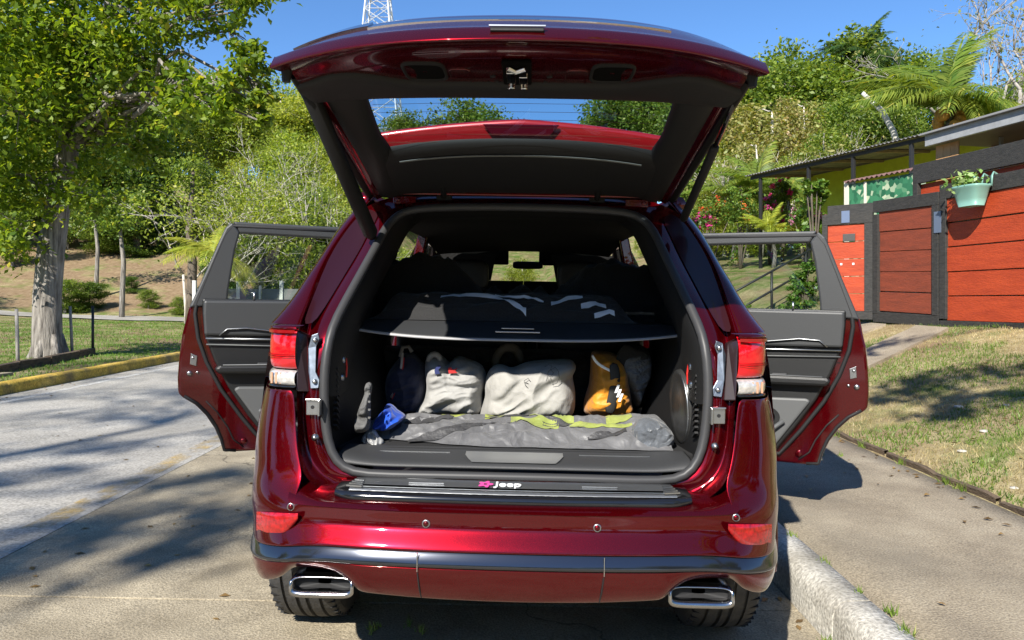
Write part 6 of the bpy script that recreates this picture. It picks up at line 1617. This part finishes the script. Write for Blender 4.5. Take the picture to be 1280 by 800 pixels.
bare_tree(gb(232, 27), [(.1, 0, 1), (.5, 0, .9), (.9, -.1, .8)], 5, .075, 2.0, 31, 'sparse tree with spreading white branches across the road', lf_light, 4200, .14)
bare_tree(gb(250, 29), [(.4, 0, 1), (1.1, 0, .75), (1.3, .2, .45)], 5, .075, 2.4, 33, 'pale branched tree leaning over the earth slope', lf_light, 4200, .14)
bare_tree(gb(330, 34), [(.8, 0, .8), (1.2, 0, .55), (0, 0, 1)], 5, .075, 2.5, 38, 'tree of long low white limbs behind the roadside door', lf_light, 4200, .14)
bare_tree(gb(1215, 29), [(-.4, 0, 1), (-.05, 0, 1), (.35, 0, 1)], 6, .17, 3.5, 34, 'tall bare tree with white branches above the coconut palm', lf_dry, 1600, .16, bark=pmat('grey_white_bark', (.20, .18, .155), .9, col2=(.36, .33, .29), vscale=5), spread=.48)
bare_tree(gb(1010, 27), [(.1, 0, 1), (.5, 0, .8), (-.5, 0, .8)], 5, .09, 1.5, 36, 'tangle of bare pale branches behind the carport roof', lf_dry, 1200, .15)
bare_tree(gb(950, 26), [(.2, 0, 1), (.6, 0, .7), (-.5, 0, .8)], 5, .09, 1.4, 37, 'tangle of bare pale branches by the palm fronds', lf_dry, 1200, .15)
lt_ = gb(1128, 27)
g = G().tube([W(1128, 205, 27) - lt_, W(1117, 165, 27) - lt_, W(1102, 138, 27) - lt_, W(1078, 116, 27) - lt_], [.13, .11, .10, .07], 8)
g.tube([(0, 0, -.3), W(1128, 205, 27) - lt_], [.17, .13], 8); rt = empty('dead_trunk', lt_); g.build('trunk', pmat('bleached_wood', (.55, .53, .50), .8), rt, smooth=True); tag(rt, 'bleached leaning dead trunk above the carport roof', 'tree')
# slim trunks on the earth slope
for px, Y, h, r, lb in ((152, 29, 4.5, .11, 'slim pale young tree on the brown earth slope'), (238, 27, 5.5, .2, 'dark forked tree at the foot of the earth slope'), (120, 33, 4.0, .1, 'slim leaning young tree high on the earth slope')):
    b_ = gb(px, Y); rs = np.random.RandomState(int(px))
    t_ = make_tree('young_tree', [(0, 0, -.3), (.03, 0, 1), (.08, 0, 2.2), (-.05, 0, 3.4), (.1, 0, h)], [r, r * .9, r * .8, r * .6, r * .3], [((rs.normal(0, .7), rs.normal(0, .7), h - .6 + rs.uniform(-.5, 1)), (.8, .8, .55), 260) for k in range(5)], bark_pale if px != 238 else bark_dark, lf_mid, .17, int(px), b_, 4, .03)
    tag(t_, lb, 'tree')

# palms: fronds with leaflets, each frond a part
def frond_mesh(L_, droop, rs, nl=38, wl=.42, lw=.028):
    V = []; F = []
    def pt(t): return Vector((L_ * (t - .10 * t * t), 0, L_ * (.42 * t - droop * t * t)))
    for i in range(14):
        t0, t1 = i / 14, (i + 1) / 14; w0, w1 = .03 * (1 - t0) + .004, .03 * (1 - t1) + .004; a, b = pt(t0), pt(t1); k = len(V)
        V += [(a.x, -w0, a.z), (a.x, w0, a.z), (b.x, w1, b.z), (b.x, -w1, b.z)]; F.append((k, k + 1, k + 2, k + 3))
    for i in range(nl):
        t = .10 + .90 * (i + .5) / nl; p = pt(t); q = pt(min(1, t + .02)); d = (q - p).normalized() if t < .97 else (pt(1) - pt(.97)).normalized()
        ln = wl * L_ * .5 * (math.sin(math.pi * min(1, t * .85 + .12)) ** .7 + .15)
        for s in (-1, 1):
            dirv = (Vector((0, s, 0)) * .85 + d * .55 + Vector((0, 0, -.25 - .4 * rs.rand()))).normalized(); w_ = d * lw * L_ * .45
            m = p + dirv * ln * .55 + Vector((0, 0, .02 * L_)); e = p + dirv * ln + Vector((0, 0, -.10 * ln)); k = len(V)
            V += [tuple(p - w_ * .4), tuple(m - w_), tuple(e), tuple(m + w_)]; F.append((k, k + 1, k + 2, k + 3))
    return np_mesh('frond', V, F)
lf_palm = leaf_mat('leaf_palm', (.10, .17, .025), (.26, .32, .05), (.50, .44, .09), .45)
lf_palm_d = leaf_mat('leaf_palm_dark', (.025, .06, .012), (.07, .12, .02), (.14, .17, .03), .3)
lf_palm_y = leaf_mat('leaf_palm_yellow', (.22, .27, .03), (.42, .44, .06), (.55, .46, .08), .4)
FR = {}
def palm(name, base, top, n, L_, seed, label, mat, r=.14, nuts=0, elev=(-.5, 1.25), cat='palm'):
    rs = np.random.RandomState(seed); root = empty(name, base); top = Vector(top) - Vector(base)
    if r: G().tube([(0, 0, -.3), top * .35 + Vector((.1, 0, 0)), top * .7 + Vector((.1, 0, 0)), top], [r * 1.3, r, r * .9, r * .8], 10).build('trunk', bark_pale, root, smooth=True)
    key = mat.name
    if key not in FR: FR[key] = [frond_mesh(1.0, dr, rs) for dr in (.55, .75, .95)]; [m_.materials.append(mat) for m_ in FR[key]]
    for k in range(n):
        e = elev[0] + (elev[1] - elev[0]) * ((k * .618) % 1); me = FR[key][rs.randint(0, 3)]
        o = link_mesh('frond', me, mat, root); o.location = top; o.rotation_euler = (rs.normal(0, .25), -e, k * 2.399 + rs.normal(0, .2)); s = L_ * rs.uniform(.8, 1.15); o.scale = (s, s, s)
    nm = pmat('coconut_husk', (.48, .24, .05), .6, var=.3)
    for k in range(nuts):
        q = k * 2.4; o = pillow('coconut', (0, 0, 0), (.36, .36, .44), nm, root, 2.2, 8); o.location = top + Vector((.30 * math.cos(q), .30 * math.sin(q), -.12 - .2 * (k % 4))); 
    tag(root, label, cat); return root
palm('coconut_palm', gb(1188, 24), W(1186, 140, 24), 46, 3.0, 41, 'coconut palm with orange nuts and arching fronds behind the houses', lf_palm, .15, 16, elev=(-.2, 1.45))
palm('palm_tree', gb(1085, 43), W(1082, 72, 43), 26, 3.0, 42, 'dark feathery palm standing above the slope trees', lf_palm_d, .13)
palm('young_palm', gb(268, 21), W(268, 322, 21), 20, 1.5, 43, 'young palm with pale arching fronds behind the roadside door', lf_palm_y, .12, elev=(-.2, 1.35))
for px, py, Y, L_, lb in ((985, 225, 23, 1.7, 'feathery palm clump beside the carport posts'), (950, 215, 24, 1.8, 'feathery palm clump under the bare branches'), (915, 225, 25, 1.6, 'feathery palm clump behind the flower bed')):
    palm('palm_clump', gb(px, Y), W(px, py + 25, Y), 20, L_, px, lb, lf_palm, .07, elev=(-.1, 1.4))
palm('spiky_plant', gb(965, 19.5), W(962, 292, 19.5), 24, .95, 77, 'yellow spiky leaved plant in front of the pink flowers', lf_palm_y, .05, elev=(.1, 1.4), cat='plant')
# shrubs of the flower bed
lf_shrub = leaf_mat('leaf_shrub', (.06, .14, .02), (.18, .27, .04), (.34, .34, .06), .35)
fl_pink = leaf_mat('petal_pink', (.62, .03, .20), (.75, .10, .36), None, .3); fl_red = leaf_mat('petal_red', (.65, .05, .02), (.70, .14, .04), None, .3)
def shrub(px, py, Y, rpx, label, leaf=lf_shrub, flower=None, nf=0, seed=0, n=900, size=.09):
    b_ = gb(px, Y); rs = np.random.RandomState(seed + int(px)); c = W(px, py, Y) - b_; r = rpx / FPX * Y; root = empty('flowering_shrub' if flower else 'shrub', b_)
    bl_ = [((c.x + rs.normal(0, r * .5), c.y + rs.normal(0, r * .4), max(.25, c.z + rs.normal(0, r * .4))), (r * .6, r * .6, r * .5), n // 5) for k in range(6)]
    bl_ += [((c.x * .5 + rs.normal(0, r * .4), rs.normal(0, .2), c.z * .45), (r * .6, r * .5, c.z * .4), n // 5)]
    pts, subs = blob_points(bl_, rs); g = G()
    for k in range(6): g.tube(curve_pts((0, 0, -.1), bl_[k][0], .1, 4), [.03, .025, .02, .015, .01], 5)
    g.build('stem', bark_dark, root, smooth=True); V, F = leaves_np(pts, size, rs, .55); link_mesh('foliage', np_mesh('foliage', V, F), leaf, root)
    if flower:
        cl = pts[rs.randint(0, len(pts), 14)]; p2 = cl[rs.randint(0, 14, nf)] + rs.normal(0, r * .09, (nf, 3)) + np.array((0, -.05, .06)); V, F = leaves_np(p2, .07, rs, .9); link_mesh('blossom', np_mesh('blossom', V, F), flower, root)
    tag(root, label, 'shrub'); return root
shrub(885, 262, 21, 24, 'leafy shrub speckled with red flowers beside the tailgate strut', flower=fl_red, nf=160)
shrub(925, 268, 20.5, 24, 'bright green shrub with a few orange red flowers', flower=fl_red, nf=50, seed=3)
shrub(872, 275, 20, 18, 'shrub covered in pink blossom next to the tailgate strut', flower=fl_pink, nf=420, seed=4)
shrub(962, 258, 20.5, 18, 'green shrub with pink blossom on top by the spiky plant', flower=fl_pink, nf=320, seed=5)
shrub(978, 240, 21, 14, 'tall shrub with magenta blossom below the carport eave', flower=fl_pink, nf=380, seed=6)
shrub(1006, 272, 18.5, 18, 'low shrub with mauve flower stems by the gate panel', flower=leaf_mat('petal_mauve', (.45, .18, .32), (.62, .34, .46), None, .3), nf=260, seed=7)
shrub(1018, 238, 17.5, 15, 'small round headed bush on a pale stem by the carport', leaf=lf_shrub, seed=8, size=.14, n=500)
shrub(1004, 352, 13.5, 15, 'green bush against the handrail on the lawn', seed=9, n=1000, size=.07)
shrub(992, 382, 12.4, 16, 'low green bush at the foot of the handrail', seed=10, n=800, size=.07)
shrub(925, 392, 12.0, 10, 'low leafy bush beside the handrail post', seed=11, n=500, size=.06)
shrub(1262, 215 + 20, 8.9, 1, 'x', n=10) if False else None
# plant in the hung planter
rs = np.random.RandomState(9); c = rs.normal(0, 1, (170, 3)) * (.14, .14, .06) + np.array((0, 0, .36))
pts = np.array([plp(a * 1.0 + .12, .15 + b * .6, z) for a, b, z in c]); V, F = leaves_np(pts, .09, rs, .6); link_mesh('foliage', np_mesh('foliage', V, F), leaf_mat('leaf_planter', (.16, .30, .05), (.40, .52, .22), None, .35), pl)
# low scrub on the earth slope
for k, (px, Y, s_) in enumerate([(185, 31.5, .6), (165, 34, .5), (225, 30.5, .5), (110, 31, 1.0), (80, 30, 1.2), (170, 40, 1.4), (130, 40, 1.4), (205, 41, 1.4)]):
    o = dup(PROTO['dark' if k % 2 else 'green']); b_ = gb(px, Y); o.location = b_ - Vector((0, 0, .25 * s_)); o.scale = (.32 * s_, .32 * s_, .16 * s_ + .04); o.rotation_euler = (0, 0, k * 1.7); o.name = 'low_bush'
    tag(o, ('dark' if k % 2 else 'mid green') + ' low bush growing on the brown earth slope', 'bush', 'bushes on the earth slope')
